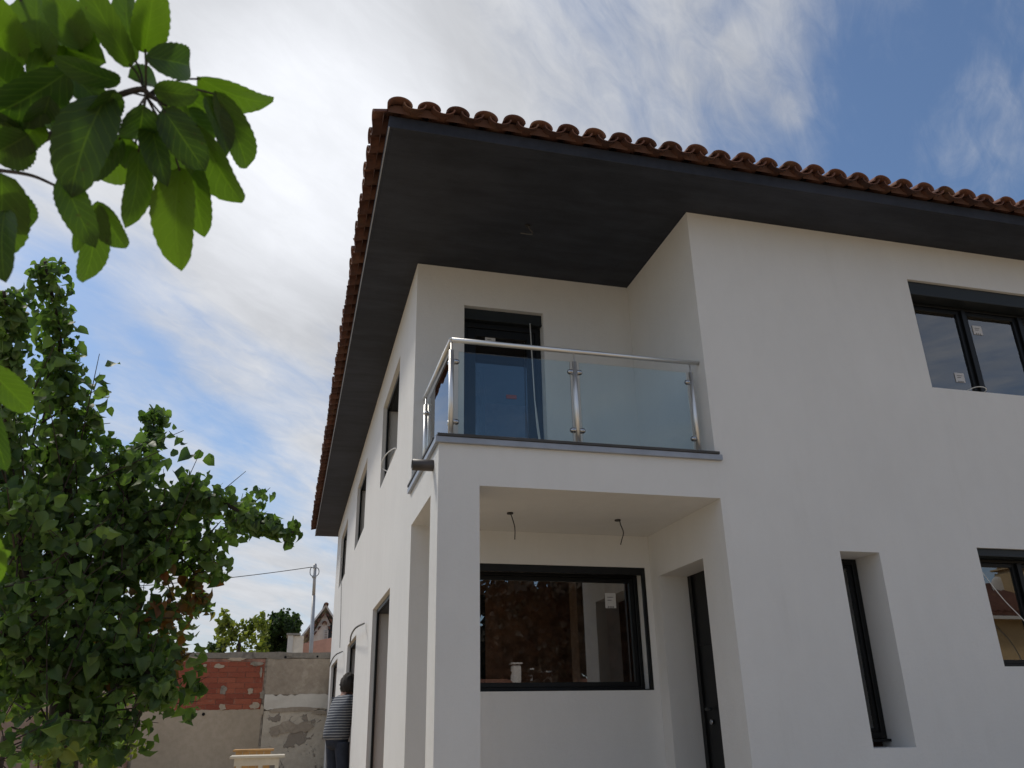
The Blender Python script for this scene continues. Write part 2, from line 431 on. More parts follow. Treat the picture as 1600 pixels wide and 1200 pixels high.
# soffit: one dark slab under the whole roof, fascia on its edges
xe, ye, yE, zf = .5465, 6.352, 24.85, 5.445
MB().ubox((xe, ye, zt), (xE+.7, yE, zt+.06)).build('soffit', M['soffit'], villa)
fa = MB(); fa.ubox((xe-.004, ye-.008, zt-.004), (xE+.7, ye+.03, zf)); fa.ubox((xe-.006, ye+.032, zt-.004), (xe+.03, yE, zf)); fa.build('fascia', M['soffit'], villa, bevel=.004)
MB().ubox((xe-.010, ye-.006, zt-.008), (xe+.002, yE, zt+.004)).build('soffit_edge_bead', M['flash'], villa)

# roof: hipped deck, corrugated field, eave tiles one by one
SL = math.radians(17)
zr = zf*S+EYE + .0
ex, ey = xe*S, ye*S; rx, ry = (xE+.7)*S, yE*S
hw = (rx-ex)/2; ridge_z = zr+.05+hw*math.tan(SL)
roof = MB(); 
pA = Vector((ex+.02, ey+.02, zr)); pB = Vector((rx, ey+.02, zr)); pC = Vector((rx, ry-.02, zr)); pD = Vector((ex+.02, ry-.02, zr))
r1 = Vector((ex+hw, ey+hw, ridge_z)); r2 = Vector((ex+hw, ry-hw, ridge_z))
k = 0; roof.v += [pA, pB, pC, pD, r1, r2]; roof.f += [(0,1,4), (1,2,5,4), (2,3,5), (3,0,4,5), (3,2,1,0)]
roofo = roof.build('roof', M['mortar'], villa)
def tile_mesh(convex, L=.46, r0=.094, r1_=.078, th=.013, seg=12):
    mb = MB(); rows = 4
    for k in range(rows+1):
        t = k/rows; y = t*L; r = r0+(r1_-r0)*t
        for side, rr in ((0, r), (1, r-th)):
            for j in range(seg+1):
                a = math.pi*j/seg; z = math.sin(a)*rr*(.70 if convex else .58)
                # flare the lip a little at the open end
                mb.v.append(Vector((math.cos(a)*rr, y, z if convex else -z)))
    n = 2*(seg+1)
    for k in range(rows):
        for side in (0, 1):
            for j in range(seg):
                a = k*n+side*(seg+1)+j; mb.f.append((a, a+1, a+n+1, a+n)); mb.sm.append(len(mb.f)-1)
    for k in (0, rows):
        for j in range(seg): a = k*n+j; c = a+seg+1; mb.f.append((a, a+1, c+1, c))
    for k in range(rows):
        for j in (0, seg): a = k*n+j; c = a+seg+1; mb.f.append((a, c, c+n, a+n))
    return mb.build('tile', M['tile'], mesh_only=True, origin=(0, 0, 0))
cover_me = [tile_mesh(True, r0=r) for r in (.098, .101, .104)]; pan_me = [tile_mesh(False, r0=.096, r1_=.092)]
PITCH = .241
def eave(n, start, step, out, rz, z0):
    """start: crest of first cover on the eave line; step along the eave; out: outward unit vector"""
    for i in range(n):
        p = start+step*i
        for kind in (0, 1):
            q = p+step*(.5 if kind else 0)
            over = (.135 if kind else .125)+random.uniform(-.012, .012)
            q = q+out*over
            zz_ = z0+(.052 if kind else .032)+random.uniform(-.004, .004)
            me = pan_me[0] if kind else random.choice(cover_me)
            o = inst('tile', me, roofo, (q.x, q.y, zz_), (SL, 0, rz), (1, 1, 1))
            o.rotation_euler = (SL*.75+random.uniform(-.015, .015), random.uniform(-.04, .04), rz+random.uniform(-.03, .03))
nf = 40; nl = 65
eave(nf, Vector((.625*S, ey, 0)), Vector((PITCH, 0, 0)), Vector((0, -1, 0)), 0, zf*S+EYE)
eave(nl, Vector((ex, ey+.10, 0)), Vector((0, PITCH, 0)), Vector((-1, 0, 0)), -math.pi/2, zf*S+EYE)
# mortar bed under the covers, one row per eave
mbm = MB(); z_ = zf*S+EYE
def bed(i, p, step, out):
    k = len(mbm.v); seg = 6; inw = -out
    for dd in (.050, -.30):
        for j in range(seg+1):
            a = math.pi*j/seg; mbm.v.append(p+out*dd+step.normalized()*math.cos(a)*.088+Vector((0, 0, z_+.030+math.sin(a)*.050+(0 if dd > 0 else .10))))
        for sgn in (-1, 1): mbm.v.append(p+out*dd+step.normalized()*sgn*.088+Vector((0, 0, z_-.002+(0 if dd > 0 else .02))))
    n = seg+3
    mbm.f.append(tuple(k+j for j in range(seg+1))+(k+seg+1, k+seg+2))
    for j in range(seg): mbm.f.append((k+j, k+j+1, k+n+j+1, k+n+j))
for i in range(nf): bed(i, Vector((.625*S+PITCH*i, ey, 0)), Vector((PITCH, 0, 0)), Vector((0, -1, 0)))
for i in range(nl): bed(i, Vector((ex, ey+.10+PITCH*i, 0)), Vector((0, PITCH, 0)), Vector((-1, 0, 0)))
mbm.box((ex+.02, ey+.035, z_-.03), (rx, ey+.1, z_+.03)); mbm.box((ex+.035, ey+.1, z_-.028), (ex+.1, ry, z_+.03))
mbm.build('mortar_bed', M['mortar'], villa)
# tile field higher up the slope: joined rows
mbf = MB()
def field(o_, step, inward, n, rows):
    seg = 8; per = [(math.cos(math.pi*j/seg), math.sin(math.pi*j/seg)) for j in range(seg+1)]
    st = step.normalized()
    for i in range(n):
        for rr in range(rows):
            k = len(mbf.v); c = o_+step*i+inward*(.30+rr*.37)
            if inward.y > 0 and (c.x-ex) < .3+rr*.37: continue
            if inward.x > 0 and (c.y-ey) < .3+rr*.37: continue
            for q, rad, hz in ((0, .094, .02), (.42, .078, .0)):
                for cx, cz in per:
                    mbf.v.append(c+inward*q+st*cx*rad+Vector((0, 0, z_+.10+(.30+rr*.37+q)*math.tan(SL)+hz+cz*rad*.9)))
            for j in range(seg): mbf.f.append((k+j, k+j+1, k+seg+2+j, k+seg+1+j)); mbf.sm.append(len(mbf.f)-1)
field(Vector((.625*S, ey, 0)), Vector((PITCH, 0, 0)), Vector((0, 1, 0)), 38, 6)
field(Vector((ex, ey+.10, 0)), Vector((0, PITCH, 0)), Vector((1, 0, 0)), 64, 6)
o = mbf.build('tile_field', M['tile'], villa); tag(o, kind='stuff')
# ------------------------------------------------------------------ windows
def win_unit(name, fr, a0, a1, z0, z1, rec, fw=.055, mull=(), box=0.0, boxrec=.04, guides=False, sash=.0, midrail=(), sill=True, label=None, fd=.07, framemat='black', pane='pane'):
    """fr(a,d,z) in plan units; metres for fw/box; returns the frame object"""
    u = 1/S; F = fw*u; mb = MB()
    def bx(p, q, m_=mb):
        ps = [fr(*p), fr(*q)]; m_.box(ps[0], ps[1])
    e = .002
    zt_ = z1-box*u
    d0, d1 = rec, rec+fd*u
    bx((a0+e, d0, z0+e), (a0+F, d1, zt_-e)); bx((a1-F, d0, z0+e), (a1-e, d1, zt_-e))
    bx((a0+F, d0, z0+e), (a1-F, d1, z0+F)); bx((a0+F, d0, zt_-F), (a1-F, d1, zt_-e))
    fo = mb.build(name, M[framemat], villa, bevel=.004)
    if label: fo['label'] = label
    cells = []; xs = [a0+F]+[m for m in mull]+[a1-F]
    for i, mm in enumerate(mull):
        mb2 = MB(); bx((mm-F*.75, d0-.012, z0+F), (mm+F*.75, d1-.01, zt_-F), mb2); mb2.build('mullion', M['black'], fo, bevel=.004)
    for i in range(len(xs)-1):
        l = xs[i]+(F*.75 if i else 0); r = xs[i+1]-(F*.75 if i < len(xs)-2 else 0)
        if sash:
            s_ = sash*u; mb3 = MB(); q0, q1 = z0+F, zt_-F
            bx((l+e, d0+.02, q0+e), (l+s_, d1-.02, q1-e), mb3); bx((r-s_, d0+.02, q0+e), (r-e, d1-.02, q1-e), mb3)
            bx((l+s_, d0+.02, q0+e), (r-s_, d1-.02, q0+s_), mb3); bx((l+s_, d0+.02, q1-s_), (r-s_, d1-.02, q1-e), mb3)
            mb3.build('sash', M['black'], fo, bevel=.003); l += s_; r -= s_; q0 += s_; q1 -= s_
        else: q0, q1 = z0+F, zt_-F
        cells.append((l, r, q0, q1))
        mb4 = MB(); dm = (d0+d1)/2; bx((l-.004, dm, q0-.004), (r+.004, dm+.006*u, q1+.004), mb4); mb4.build('pane', M[pane], fo)
    if box:
        mb5 = MB(); bx((a0+e, boxrec, zt_), (a1-e, rec+.10*u, z1-e), mb5); bx((a0+e, boxrec-.012, zt_), (a1-e, boxrec-.001, zt_+.018*u), mb5)
        mb5.build('shutter_box', M['darkbox'], fo, bevel=.003)
    if guides:
        mb6 = MB()
        bx((a1-.034*u, .004, z0+e), (a1-.001, .040*u, z1-e), mb6); bx((a0+.001, .004, z0+e), (a0+.034*u, .040*u, z1-e), mb6); bx((a0+.034*u, .004, z1-.07*u), (a1-.034*u, .040*u, z1-e), mb6)
        mb6.build('shutter_guide', M['black'], fo, bevel=.003)
    if sill:
        mb7 = MB(); bx((a0+e, rec*.35, z0+.001), (a1-e, rec-.002, z0+.014*u), mb7); mb7.build('sill', M['black'] if sill == 'b' else M['darkbox'], fo)
    fo['_d'] = d0
    return fo
def sticker(fr, parent, a, z, w, h, d, m='sticker', ink=True, name='sticker'):
    mb = MB(); mb.box(fr(a-w/2, d, z-h/2), fr(a+w/2, d-.004, z+h/2)); o = mb.build(name, M[m], parent)
    if ink:
        mb = MB()
        for i in range(3): mb.box(fr(a-w*.28+i*w*.22, d-.005, z-h/2+.004), fr(a-w*.28+i*w*.22+w*.1, d-.007, z-h/2+h*.13))
        mb.box(fr(a-w*.3, d-.005, z+h*.2), fr(a+w*.25, d-.007, z+h*.24)); mb.box(fr(a-w*.3, d-.005, z), fr(a+w*.1, d-.007, z+h*.04))
        mb.build(name+'_print', M['ink'], parent)
    return o
FR = front(D0)
# upper right window
w = win_unit('window', FR, XF[1][0], XF[1][1], XF[1][2], XF[1][3], .20, .032, mull=(7.66, 8.50), box=.155, boxrec=.04, sash=.045, sill=False, label='wide upper window with shutter box over dark sashes')
sticker(FR, w, 7.86, 4.36, .13, .12, .238); sticker(FR, w, 7.42, 3.69, .13, .12, .238)
# lower right window
w = win_unit('window', FR, XF[2][0], XF[2][1], XF[2][2], XF[2][3], .17, .03, mull=(7.50, 8.5), box=.07, boxrec=.03, sash=.035, sill=False, label='wide lower window at the right reflecting a tiled roof')
MB().tube(smooth_path([FR(6.87, .10, 1.50), FR(7.05, .03, 1.12), FR(7.22, .02, .92), FR(7.40, .03, .70), FR(7.52, .02, .40)]), .004, 6).build('cable', M['cable_white'], villa)
MB().tube(smooth_path([FR(6.80, .13, 4.55), FR(6.84, .08, 4.42), FR(6.80, .05, 4.33)]), .004, 6).build('cable', M['cable_black'], villa)
MB().tube(smooth_path([FR(7.28, .10, 3.44), FR(7.34, -.02, 3.46), FR(7.42, -.06, 3.45), FR(7.48, -.02, 3.43), FR(7.50, .08, 3.43)]), .0045, 6).build('cable', M['cable_white'], villa)
# slit window
w = win_unit('window', FR, XF[0][0], XF[0][1], XF[0][2]+.07, XF[0][3], .375, .05, sash=.03, sill=False, label='tall narrow slit window in deep reveal')
MB().ubox((XF[0][0]+.004, D0+.32, XF[0][2]+.045), (XF[0][1]-.004, D0+.40, XF[0][2]+.069)).build('sill', M['black'], villa)
# balcony door
FB = front(yB)
w = win_unit('balcony_door', FB, BD[0], BD[1], BD[2]-.05, BD[3], .14, .06, box=.13, boxrec=.07, sash=.09, guides=False, sill=False, pane='door_glass', label='black framed glazed balcony door with shutter box')
sticker(FB, w, 2.14, 4.44, .13, .15, .179); sticker(FB, w, 2.40, 3.70, .13, .05, .179, 'red_sticker', False)
MB().tube([W(BD[1]-.16, yB+.05, 4.66), W(BD[1]-.15, yB-.02, 3.6), W(BD[1]-.10, yB-.05, 3.0), W(BD[1]-.07, yB-.08, 2.46)], .006, 6).build('cable', M['cable_white'], villa)
MB().tube(smooth_path([W(BD[1]-.15, yB-.02, 3.6), W(BD[1]-.13, yB-.07, 3.1), W(BD[1]-.02, yB-.12, 2.46)]), .005, 6).build('cable', M['cable_white'], villa)
# porch window
FP = front(yB+.002)
w = win_unit('window', FP, PW[0], PW[1], PW[2], PW[3], .24, .040, box=.03, boxrec=.16, sash=.045, guides=True, sill='b', label='large porch window reflecting sky and pines')
sticker(FP, w, 3.56, 1.31, .13, .17, .279)
# side facade: upper windows and tall doors
FL = left(x0)
def open_frame(name, h, label):
    a0, a1, z0, z1 = h; u = 1/S; F = .05*u; mb = MB(); r = .058; e = .002
    mb.ubox((x0+r, a0+e, z0+e), (x0+r+.034, a0+F, z1-e)); mb.ubox((x0+r, a1-F, z0+e), (x0+r+.034, a1-e, z1-e))
    mb.ubox((x0+r, a0+F, z0+e), (x0+r+.034, a1-F, z0+F*.7)); mb.ubox((x0+r, a0+F, z1-F), (x0+r+.034, a1-F, z1-e))
    fo = mb.build(name, M['black'], villa, bevel=.004); fo['label'] = label
    MB().ubox((x0+r+.038, a0+.01, z1-.06), (x0+tw-.004, a1-.01, z1-e)).build('shutter_box', M['black'], fo)
    MB().ubox((x0+.012, a0+e, z0+.001), (x0+r-.002, a1-e, z0+.014)).build('sill', M['darkbox'], fo)
    # the sashes stand open inside the room
    for k, (aa, sg) in enumerate(((a0+F, 1), (a1-F, -1))):
        w_ = (a1-a0)/2-F; q = MB(); X0 = x0+tw+.02
        q.ubox((X0, aa, z0+F), (X0+.06, aa+sg*.05, z1-F)); q.ubox((X0+w_*.8, aa, z0+F), (X0+w_*.8+.06, aa+sg*.05, z1-F))
        q.ubox((X0+.06, aa, z0+F), (X0+w_*.8, aa+sg*.05, z0+F+.07)); q.ubox((X0+.06, aa, z1-F-.07), (X0+w_*.8, aa+sg*.05, z1-F)); q.build('sash', M['black'], fo)
        g = MB(); g.ubox((X0+.06, aa+sg*.02, z0+F+.07), (X0+w_*.8, aa+sg*.026, z1-F-.07)); g.build('pane', M['pane'], fo)
for i, h in enumerate(UW): open_frame('side_window', h, ('nearest', 'middle', 'farthest')[i]+' upper window of the side wall')
for i, h in enumerate(GD): open_frame('terrace_door', (h[0], h[1], h[2]+.06, h[3]), ('nearest', 'middle', 'farthest')[i]+' terrace door of the side wall')
# entrance door, deep in its niche on the porch
FN = left(x1+.34)
db = MB(); db.box(FN(niche[0]-.1, 0, zG+.1), FN(niche[1]-.001, .06, niche[3]-.001)); edo = db.build('entrance_door', M['black'], villa, bevel=.003)
dbm = MB()
for k in range(4): dbm.box(FN(niche[0]+.12, -.012, zG+.3+k*.62), FN(niche[1]-.14, .002, zG+.32+k*.62))
dbm.box(FN(niche[1]-.12, -.02, zG+.1), FN(niche[1]-.05, .0, niche[3]-.02)); dbm.build('door_moulding', M['black'], edo)
mb = MB(); mb.tube([FN(8.28, -.03, .12), FN(8.28, -.07, .12), FN(8.14, -.08, .12)], .012, 8); mb.build('handle', M['darkbox'], edo)
mb = MB(); mb.tube([FN(8.28, -.001, -.0), FN(8.28, -.03, -.0)], .022, 10); mb.build('lock', M['chrome'], edo)

# flashing along the balcony edge and the dark tile nosing
mb = MB()
mb.ubox((x0-.035, D0-.035, zs-.045), (x1+.06, D0-.002, zs+.012)); mb.ubox((x0-.035, D0-.001, zs-.045), (x0-.002, yB+.05, zs+.012))
mb.build('edge_flashing', M['flash'], villa, bevel=.003)
MB().ubox((x0-.02, D0-.045, zs+.014), (x1+.03, D0+.10, zs+.040)).build('tile_nosing', M['slate'], villa, bevel=.003)
MB().ubox((x0-.045, D0+.102, zs+.014), (x0+.10, yB-.004, zs+.040)).build('tile_nosing', M['slate'], villa, bevel=.003)
MB().ubox((x0+.102, D0+.102, zs+.001), (x1-.002, yB-.002, zs+.036)).build('balcony_floor', M['sandstone'], villa)
# overflow spout
pp = MB(); 
a = W(1.185+.03, 7.282, 2.255); c = W(1.185-.20, 7.282, 2.255); n = 20; k = 0
for (pt, r) in ((a, .046), (c, .046), (c, .041), (a, .041)):
    for j in range(n): t = 2*math.pi*j/n; pp.v.append(pt+Vector((0, math.cos(t)*r, math.sin(t)*r)))
for i in range(3):
    for j in range(n): q = i*n; pp.f.append((q+j, q+(j+1) % n, q+n+(j+1) % n, q+n+j)); 
    if i != 1: pp.sm += list(range(len(pp.f)-n, len(pp.f)))
pp.build('overflow_pipe', M['pvc'], villa)
# loose cables
def cable(pts, r=.0045, m='cable_black', plate=None):
    o = MB().tube(smooth_path(pts), r, 6).build('cable', M[m], villa)
    if plate is not None: MB().tube([plate, plate+Vector((0, 0, -.012))], .028, 12).build('ceiling_rose', M['cable_black'], villa)
a = W(2.09, 7.935, zo); cable([a, a+Vector((.02, .0, -.05)), a+Vector((.035, -.02, -.14)), a+Vector((.03, -.03, -.24))], plate=a)
a = W(3.298, 8.03, zo); cable([a+Vector((.02,0,0)), a+Vector((.025, .0, -.04)), a+Vector((.04, -.02, -.12)), a+Vector((.015, -.03, -.19)), a+Vector((0, -.03, -.235))], plate=a)
a = W(2.291, 7.659, zt); cable([a, a+Vector((.01, -.01, -.04)), a+Vector((.035, -.03, -.10)), a+Vector((.01, -.05, -.135)), a+Vector((-.09, -.05, -.135))], .006, 'cable_grey', plate=a)
def onf(u, v, off=.03):   # a point on the side facade plane
    d = ray(u, v); kx = (x0*S-off)/d.x; return Vector((0, 0, EYE))+d*kx
cable([onf(547, 1003), onf(549, 992, .12), onf(556, 981, .16), onf(569, 974, .02)], .012, 'cable_grey')
cable([onf(515, 1041), onf(519, 1031, .12), onf(525, 1023, .15), onf(535, 1018, .02)], .012, 'cable_grey')
cable([onf(533.5, 872), onf(533, 940), onf(531, 1012)], .006, 'cable_grey')
cable([W(x0+.12, 11.6, 3.42), W(x0-.03, 11.9, 3.62), W(x0-.02, 11.4, 3.66), W(x0+.05, 10.8, 3.56), W(x0+.02, 11.2, 3.46), W(x0+.12, 11.7, 3.42)], .007, 'cable_white')

# balustrade
rail = bpy.data.objects.new('balustrade', None); link(rail, villa, W(1.285, 7.12, zs))
rz0, rz1 = zs+.04, 3.475
yr = 7.12; xr = 1.315
posts = [(xr, yr), (2.572, yr), (3.857, yr), (xr-.01, 8.62)]
for (px_, py_) in posts:
    mb = MB(); mb.tube([W(px_, py_, rz0), W(px_, py_, rz1-.095)], .0215, 16); mb.tube([W(px_, py_, rz1-.095), W(px_, py_, rz1-.085), W(px_, py_, rz1)], [.016, .008, .008], 10)
    mb.tube([W(px_, py_, rz0), W(px_, py_, rz0+.012)], .045, 18)
    mb.build('post', M['steel'], rail, origin=W(px_, py_, rz0))
hr = MB(); zc = rz1+.02
hr.tube([W(3.955, yr, zc), W(xr, yr, zc)], .0215, 16); hr.tube([W(xr, yr, zc+.0005), W(xr-.012, 8.72, zc+.0005)], .0215, 16)
k0 = len(hr.v); hr.tube([W(xr, yr, zc-.0), W(xr, yr, zc+.001)], .022, 16)
hr.build('handrail', M['steel'], rail)
gz0, gz1 = zs+.10, 3.375
def gpane(ax, a0, a1):
    mb = MB()
    if ax == 'x': mb.ubox((a0, yr-.004, gz0), (a1, yr+.006, gz1))
    else: mb.ubox((xr-.006, a0, gz0), (xr+.004, a1, gz1))
    return mb.build('glass_panel', M['rail_glass'], rail)
gpane('x', xr+.07, 2.572-.05); gpane('x', 2.572+.05, 3.857-.055); gpane('y', yr+.07, 8.62-.06)
def clamp(c, d):
    """D-shaped cast clamp reaching from a post towards d"""
    c = Vector(c); d = Vector(d); up = Vector((0, 0, 1)); s = d.cross(up)
    mb = MB()
    mb.tube([c+d*.016, c+d*.022, c+d*.050, c+d*.060, c+d*.066, c+d*.068], [.016, .0235, .0235, .019, .011, .002], 14)
    return mb.build('clamp', M['chrome'], rail)
for z in (3.265, 2.645):
    clamp(W(xr, yr, z), (1, 0, 0)); clamp(W(2.572, yr, z), (-1, 0, 0)); clamp(W(2.572, yr, z), (1, 0, 0)); clamp(W(3.857, yr, z), (-1, 0, 0))
    clamp(W(xr, yr, z), (0, 1, 0)); clamp(W(xr-.01, 8.62, z), (0, -1, 0))

# ------------------------------------------------------------------ garden wall at the back
YW = 24.55
def on_wall(u, v, y=YW):
    d = ray(u, v); k = y*S/d.y; return Vector((0, 0, EYE))+d*k
wl = empty('garden_wall', (-3, YW*S, 0), 'old boundary wall with bare red brick patch and peeling plaster behind the villa', 'wall')
def wx(u, v=1100): return on_wall(u, v).x
def wz(u, v): return on_wall(u, v).z
ztop = wz(430, 1018); zco = wz(430, 1030)
def plaster(name, c0, c1, c2, scale=2.0, thr=(.5, .62), bs=.5):
    m, q = mat(name)
    n = q.noise(q.pos, scale, 7, .62, .6); n2 = q.noise(q.pos, 9, 6, .65); n3 = q.noise(q.pos, .8, 3, .5)
    c = q.mix(q.mr(n2, .3, .7), (*c0, 1), (*c1, 1)); c = q.mix(q.mr(n, thr[0], thr[1], 0, 1), c, (*c2, 1))
    c = q.mix(q.mr(n3, .35, .7, 0, .3), c, (c0[0]*.6, c0[1]*.6, c0[2]*.58, 1))
    q.put(q.p.inputs['Base Color'], c); q.p.inputs['Roughness'].default_value = .95
    bump(q, q.m('ADD', n2, q.mr(n, thr[0], thr[1], 0, .8)), bs, .02)
    return m
M['w_core'] = simple('grey_mortar', (.30, .26, .21), .95, bumpscale=25, bs=.7, bd=.015, vary=.3)
M['w_coping'] = plaster('weathered_coping', (.24, .22, .19), (.32, .29, .25), (.16, .14, .12), 3, (.55, .7))
M['w_beige'] = plaster('beige_render', (.47, .39, .29), (.54, .45, .345), (.41, .34, .26), 1.1, (.5, .75), .25)
M['w_brown'] = plaster('grey_brown_render', (.36, .30, .235), (.45, .38, .30), (.52, .45, .36), 2.4, (.55, .7))
M['w_white'] = plaster('off_white_strip', (.72, .68, .60), (.78, .74, .66), (.66, .61, .53), 2.0, (.5, .75), .2)
M['w_peel'] = plaster('peeling_render', (.58, .51, .41), (.68, .61, .50), (.30, .255, .21), 2.6, (.55, .58), 1.0)
M['w_pink'] = plaster('pinkish_render', (.36, .25, .19), (.42, .31, .24), (.28, .14, .10), 1.6, (.55, .65))
Y0 = YW*S
MB().box((-16, Y0+.03, -.1), (3.0, Y0+.28, ztop-.04)).build('wall_core', M['w_core'], wl)
cp = MB(); cp.v = []; nseg = 60
for i in range(nseg+1):
    x = -16+19*i/nseg; dz = random.uniform(-.018, .018)
    for (yy, zz2) in ((Y0-.02, ztop-.16+random.uniform(-.02, .02)), (Y0-.025+random.uniform(-.008, .008), ztop-.02+dz), (Y0+.30, ztop+dz), (Y0+.30, ztop-.16)): cp.v.append(Vector((x, yy, zz2)))
for i in range(nseg):
    for j in range(4): a = i*4+j; c = i*4+(j+1) % 4; cp.f.append((a, c, c+4, a+4))
cp.build('coping', M['w_coping'], wl)
xs_ = wx(411); xb0 = wx(216)
def slab(name, u0, u1, zlo, zhi, m, prox=0.0, jag=.02, n=24, bottom_j=True):
    """plaster sheet with ragged top and bottom edges"""
    mb = MB()
    for i in range(n+1):
        x = u0+(u1-u0)*i/n
        jt = random.uniform(-jag, jag); jb = random.uniform(-jag, jag) if bottom_j else 0
        for y in (Y0-prox, Y0+.029):
            mb.v.append(Vector((x, y, zlo+jb))); mb.v.append(Vector((x, y, zhi+jt)))
    for i in range(n):
        a = i*4; mb.f += [(a, a+4, a+5, a+1), (a+1, a+5, a+7, a+3), (a, a+2, a+6, a+4)]
    mb.f += [(0, 1, 3, 2), (n*4, n*4+2, n*4+3, n*4+1)]
    return mb.build(name, m, wl)
zb = wz(300, 1110); 
slab('plaster_panel', xb0+.03, xs_-.02, -.1, zb, M['w_beige'], .012, .02, 40)['label'] = 'beige rendered panel under the bricks'
zmid = wz(460, 1085)
slab('plaster_panel', xs_+.02, 3.0, zmid, ztop-.162, M['w_brown'], .010, .008, 30)['label'] = 'grey brown panel beside the bricks'
slab('plaster_panel', xs_+.02, 3.0, wz(460, 1108), zmid-.012, M['w_white'], .022, .025, 40)['label'] = 'off white painted strip'
slab('plaster_panel', xs_+.03, 3.0, -.1, wz(460, 1110), M['w_peel'], .008, .02, 30)['label'] = 'peeling patchy panel at the bottom'
slab('plaster_panel', -16, xb0-.05, -.1, zb+.25, M['w_pink'], .012, .02, 40)['label'] = 'pinkish worn panel behind the tree'
slab('plaster_panel', -16, xb0-.05, zb+.29, ztop-.162, M['w_beige'], .006, .02, 40)
# torn flakes of plaster over the bricks and the peeling panel
def flake(x, z, w_, h_, m, prox, seed):
    rr = random.Random(seed); n = 16; mb = MB(); pts = []
    for i in range(n):
        a = 2*math.pi*i/n; q = 1+rr.uniform(-.28, .28); pts.append(Vector((x+math.cos(a)*w_*q, Y0-prox, z+math.sin(a)*h_*q)))
    mb.poly(pts, (0, prox+.01, 0)); return mb.build('plaster_flake', m, wl)
def brick_mat():
    m, q = mat('red_brick'); oi = q.n('ShaderNodeObjectInfo')
    c = q.mix(oi.outputs['Random'], (.28, .072, .042, 1), (.40, .12, .066, 1)); n = q.noise(q.pos, 10, 6, .65)
    c = q.mix(q.mr(n, .56, .78, 0, .6), c, (.42, .27, .19, 1)); c = q.mix(q.mr(q.noise(q.pos, 30, 4, .6), .55, .75, 0, .4), c, (.16, .05, .035, 1))
    q.put(q.p.inputs['Base Color'], c); q.p.inputs['Roughness'].default_value = .92; bump(q, n, .5, .01); return m
M['brick'] = brick_mat()
zbt = wz(330, 1034); rows = 9; bh = (zbt-zb)/rows; bl = .40
MB().box((xb0-1.4, Y0+.004, zb-.1), (xs_-.03, Y0+.0295, ztop-.165)).build('brick_bedding', simple('reddish_joint', (.36, .20, .15), .95, bumpscale=30, vary=.4), wl)
bmesh_ = [MB().box((-(bl-.011)/2, -.006, .004), ((bl-.011)/2, .10, bh-.005)).build('brick', M['brick'], mesh_only=True, origin=(0, 0, 0)) for _ in range(1)][0]
half_ = MB().box((-(bl/2-.012)/2, -.01, .004), ((bl/2-.012)/2, .10, bh-.004)).build('brick', M['brick'], mesh_only=True, origin=(0, 0, 0))
for r in range(rows):
    x = xs_-.05
    off = (r % 2)*bl*.5; first = True
    while x > xb0-.9:
        if first and off: me, L_ = half_, bl/2
        else: me, L_ = bmesh_, bl
        first = False
        o = inst('brick', me, wl, (x-L_/2, Y0+random.uniform(-.008, .006), zb+r*bh+.002), (0, 0, random.uniform(-.01, .01)), (1, 1, 1)); x -= L_
for i, (u, v, w_, h_) in enumerate(((349, 1078, .07, .10), (391, 1080, .06, .07), (342, 1041, .10, .05), (410, 1085, .06, .09), (348, 1105, .07, .08), (398, 1103, .10, .07), (401, 1037, .14, .05), (300, 1029, .3, .04), (370, 1030, .2, .04), (408, 1050, .03, .12), (409, 1110, .04, .12), (320, 1040, .05, .03))):
    flake(wx(u, v), wz(u, v), w_, h_, M['w_beige'] if i % 3 else M['w_core'], .022+.0015*i, i)
for i, (u, v, w_, h_) in enumerate(((450, 1137, .34, .12), (478, 1135, .2, .10), (428, 1144, .12, .10), (470, 1108, .5, .045), (440, 1109, .3, .05), (500, 1113, .2, .05))):
    flake(wx(u, v), wz(u, v), w_, h_, M['w_brown'], .026+.0015*i, 40+i)
# cracks / joint between the two halves, small holes
mb = MB(); 
for i in range(26): z = i*ztop/26; mb.box((xs_-.022+random.uniform(-.012, .006), Y0-.006, z), (xs_+.018+random.uniform(-.005, .012), Y0+.02, z+ztop/26*.93))
mb.build('joint', M['w_core'], wl)
M['hole'] = simple('dark_hole', (.01, .01, .01), 1)
for (u, v, r) in ((318, 1116, .035), (446, 1027, .03), (496, 1026, .025)):
    MB().tube([Vector((wx(u, v), Y0-.030, wz(u, v))), Vector((wx(u, v), Y0-.0, wz(u, v)))], r, 8).build('hole', M['hole'], wl)

# ------------------------------------------------------------------ neighbour house, pole, wire behind the wall
def far(u, v, y): d = ray(u, v); k = y/d.y; return Vector((0, 0, EYE))+d*k
YN = 30.0
nh = empty('neighbour_house', (far(520, 1000, YN).x+3, YN, 0), 'cream gabled house with tiled verge behind the garden wall', 'house')
apex = far(509, 945, YN); eav = far(465, 1001, YN); slope = (apex.z-eav.z)/(apex.x-eav.x)
M['cream'] = simple('cream_render', (.78, .72, .62), .9, vary=.08, bumpscale=40)
M['pinkwall'] = simple('salmon_render', (.60, .34, .26), .9, vary=.08, bumpscale=40)
M['whitewall'] = simple('white_paint', (.68, .66, .62), .8, vary=.06)
ax, az = apex.x, apex.z
mb = MB(); mb.poly([Vector((eav.x+.35, YN, -.1)), Vector((2*ax-eav.x-.35, YN, -.1)), Vector((2*ax-eav.x-.35, YN, eav.z-.05)), Vector((ax, YN, az-.28)), Vector((eav.x+.35, YN, eav.z-.05))], (0, 9, 0)); mb.build('wall', M['cream'], nh)
nr = MB()
for sg in (-1, 1):
    p = [Vector((ax, YN-.22, az)), Vector((ax+sg*(ax-eav.x+.2), YN-.22, az-slope*(ax-eav.x+.2))), Vector((ax+sg*(ax-eav.x+.2), YN+9.3, az-slope*(ax-eav.x+.2))), Vector((ax, YN+9.3, az))]
    nr.poly(p if sg < 0 else p[::-1], (0, 0, -.09))
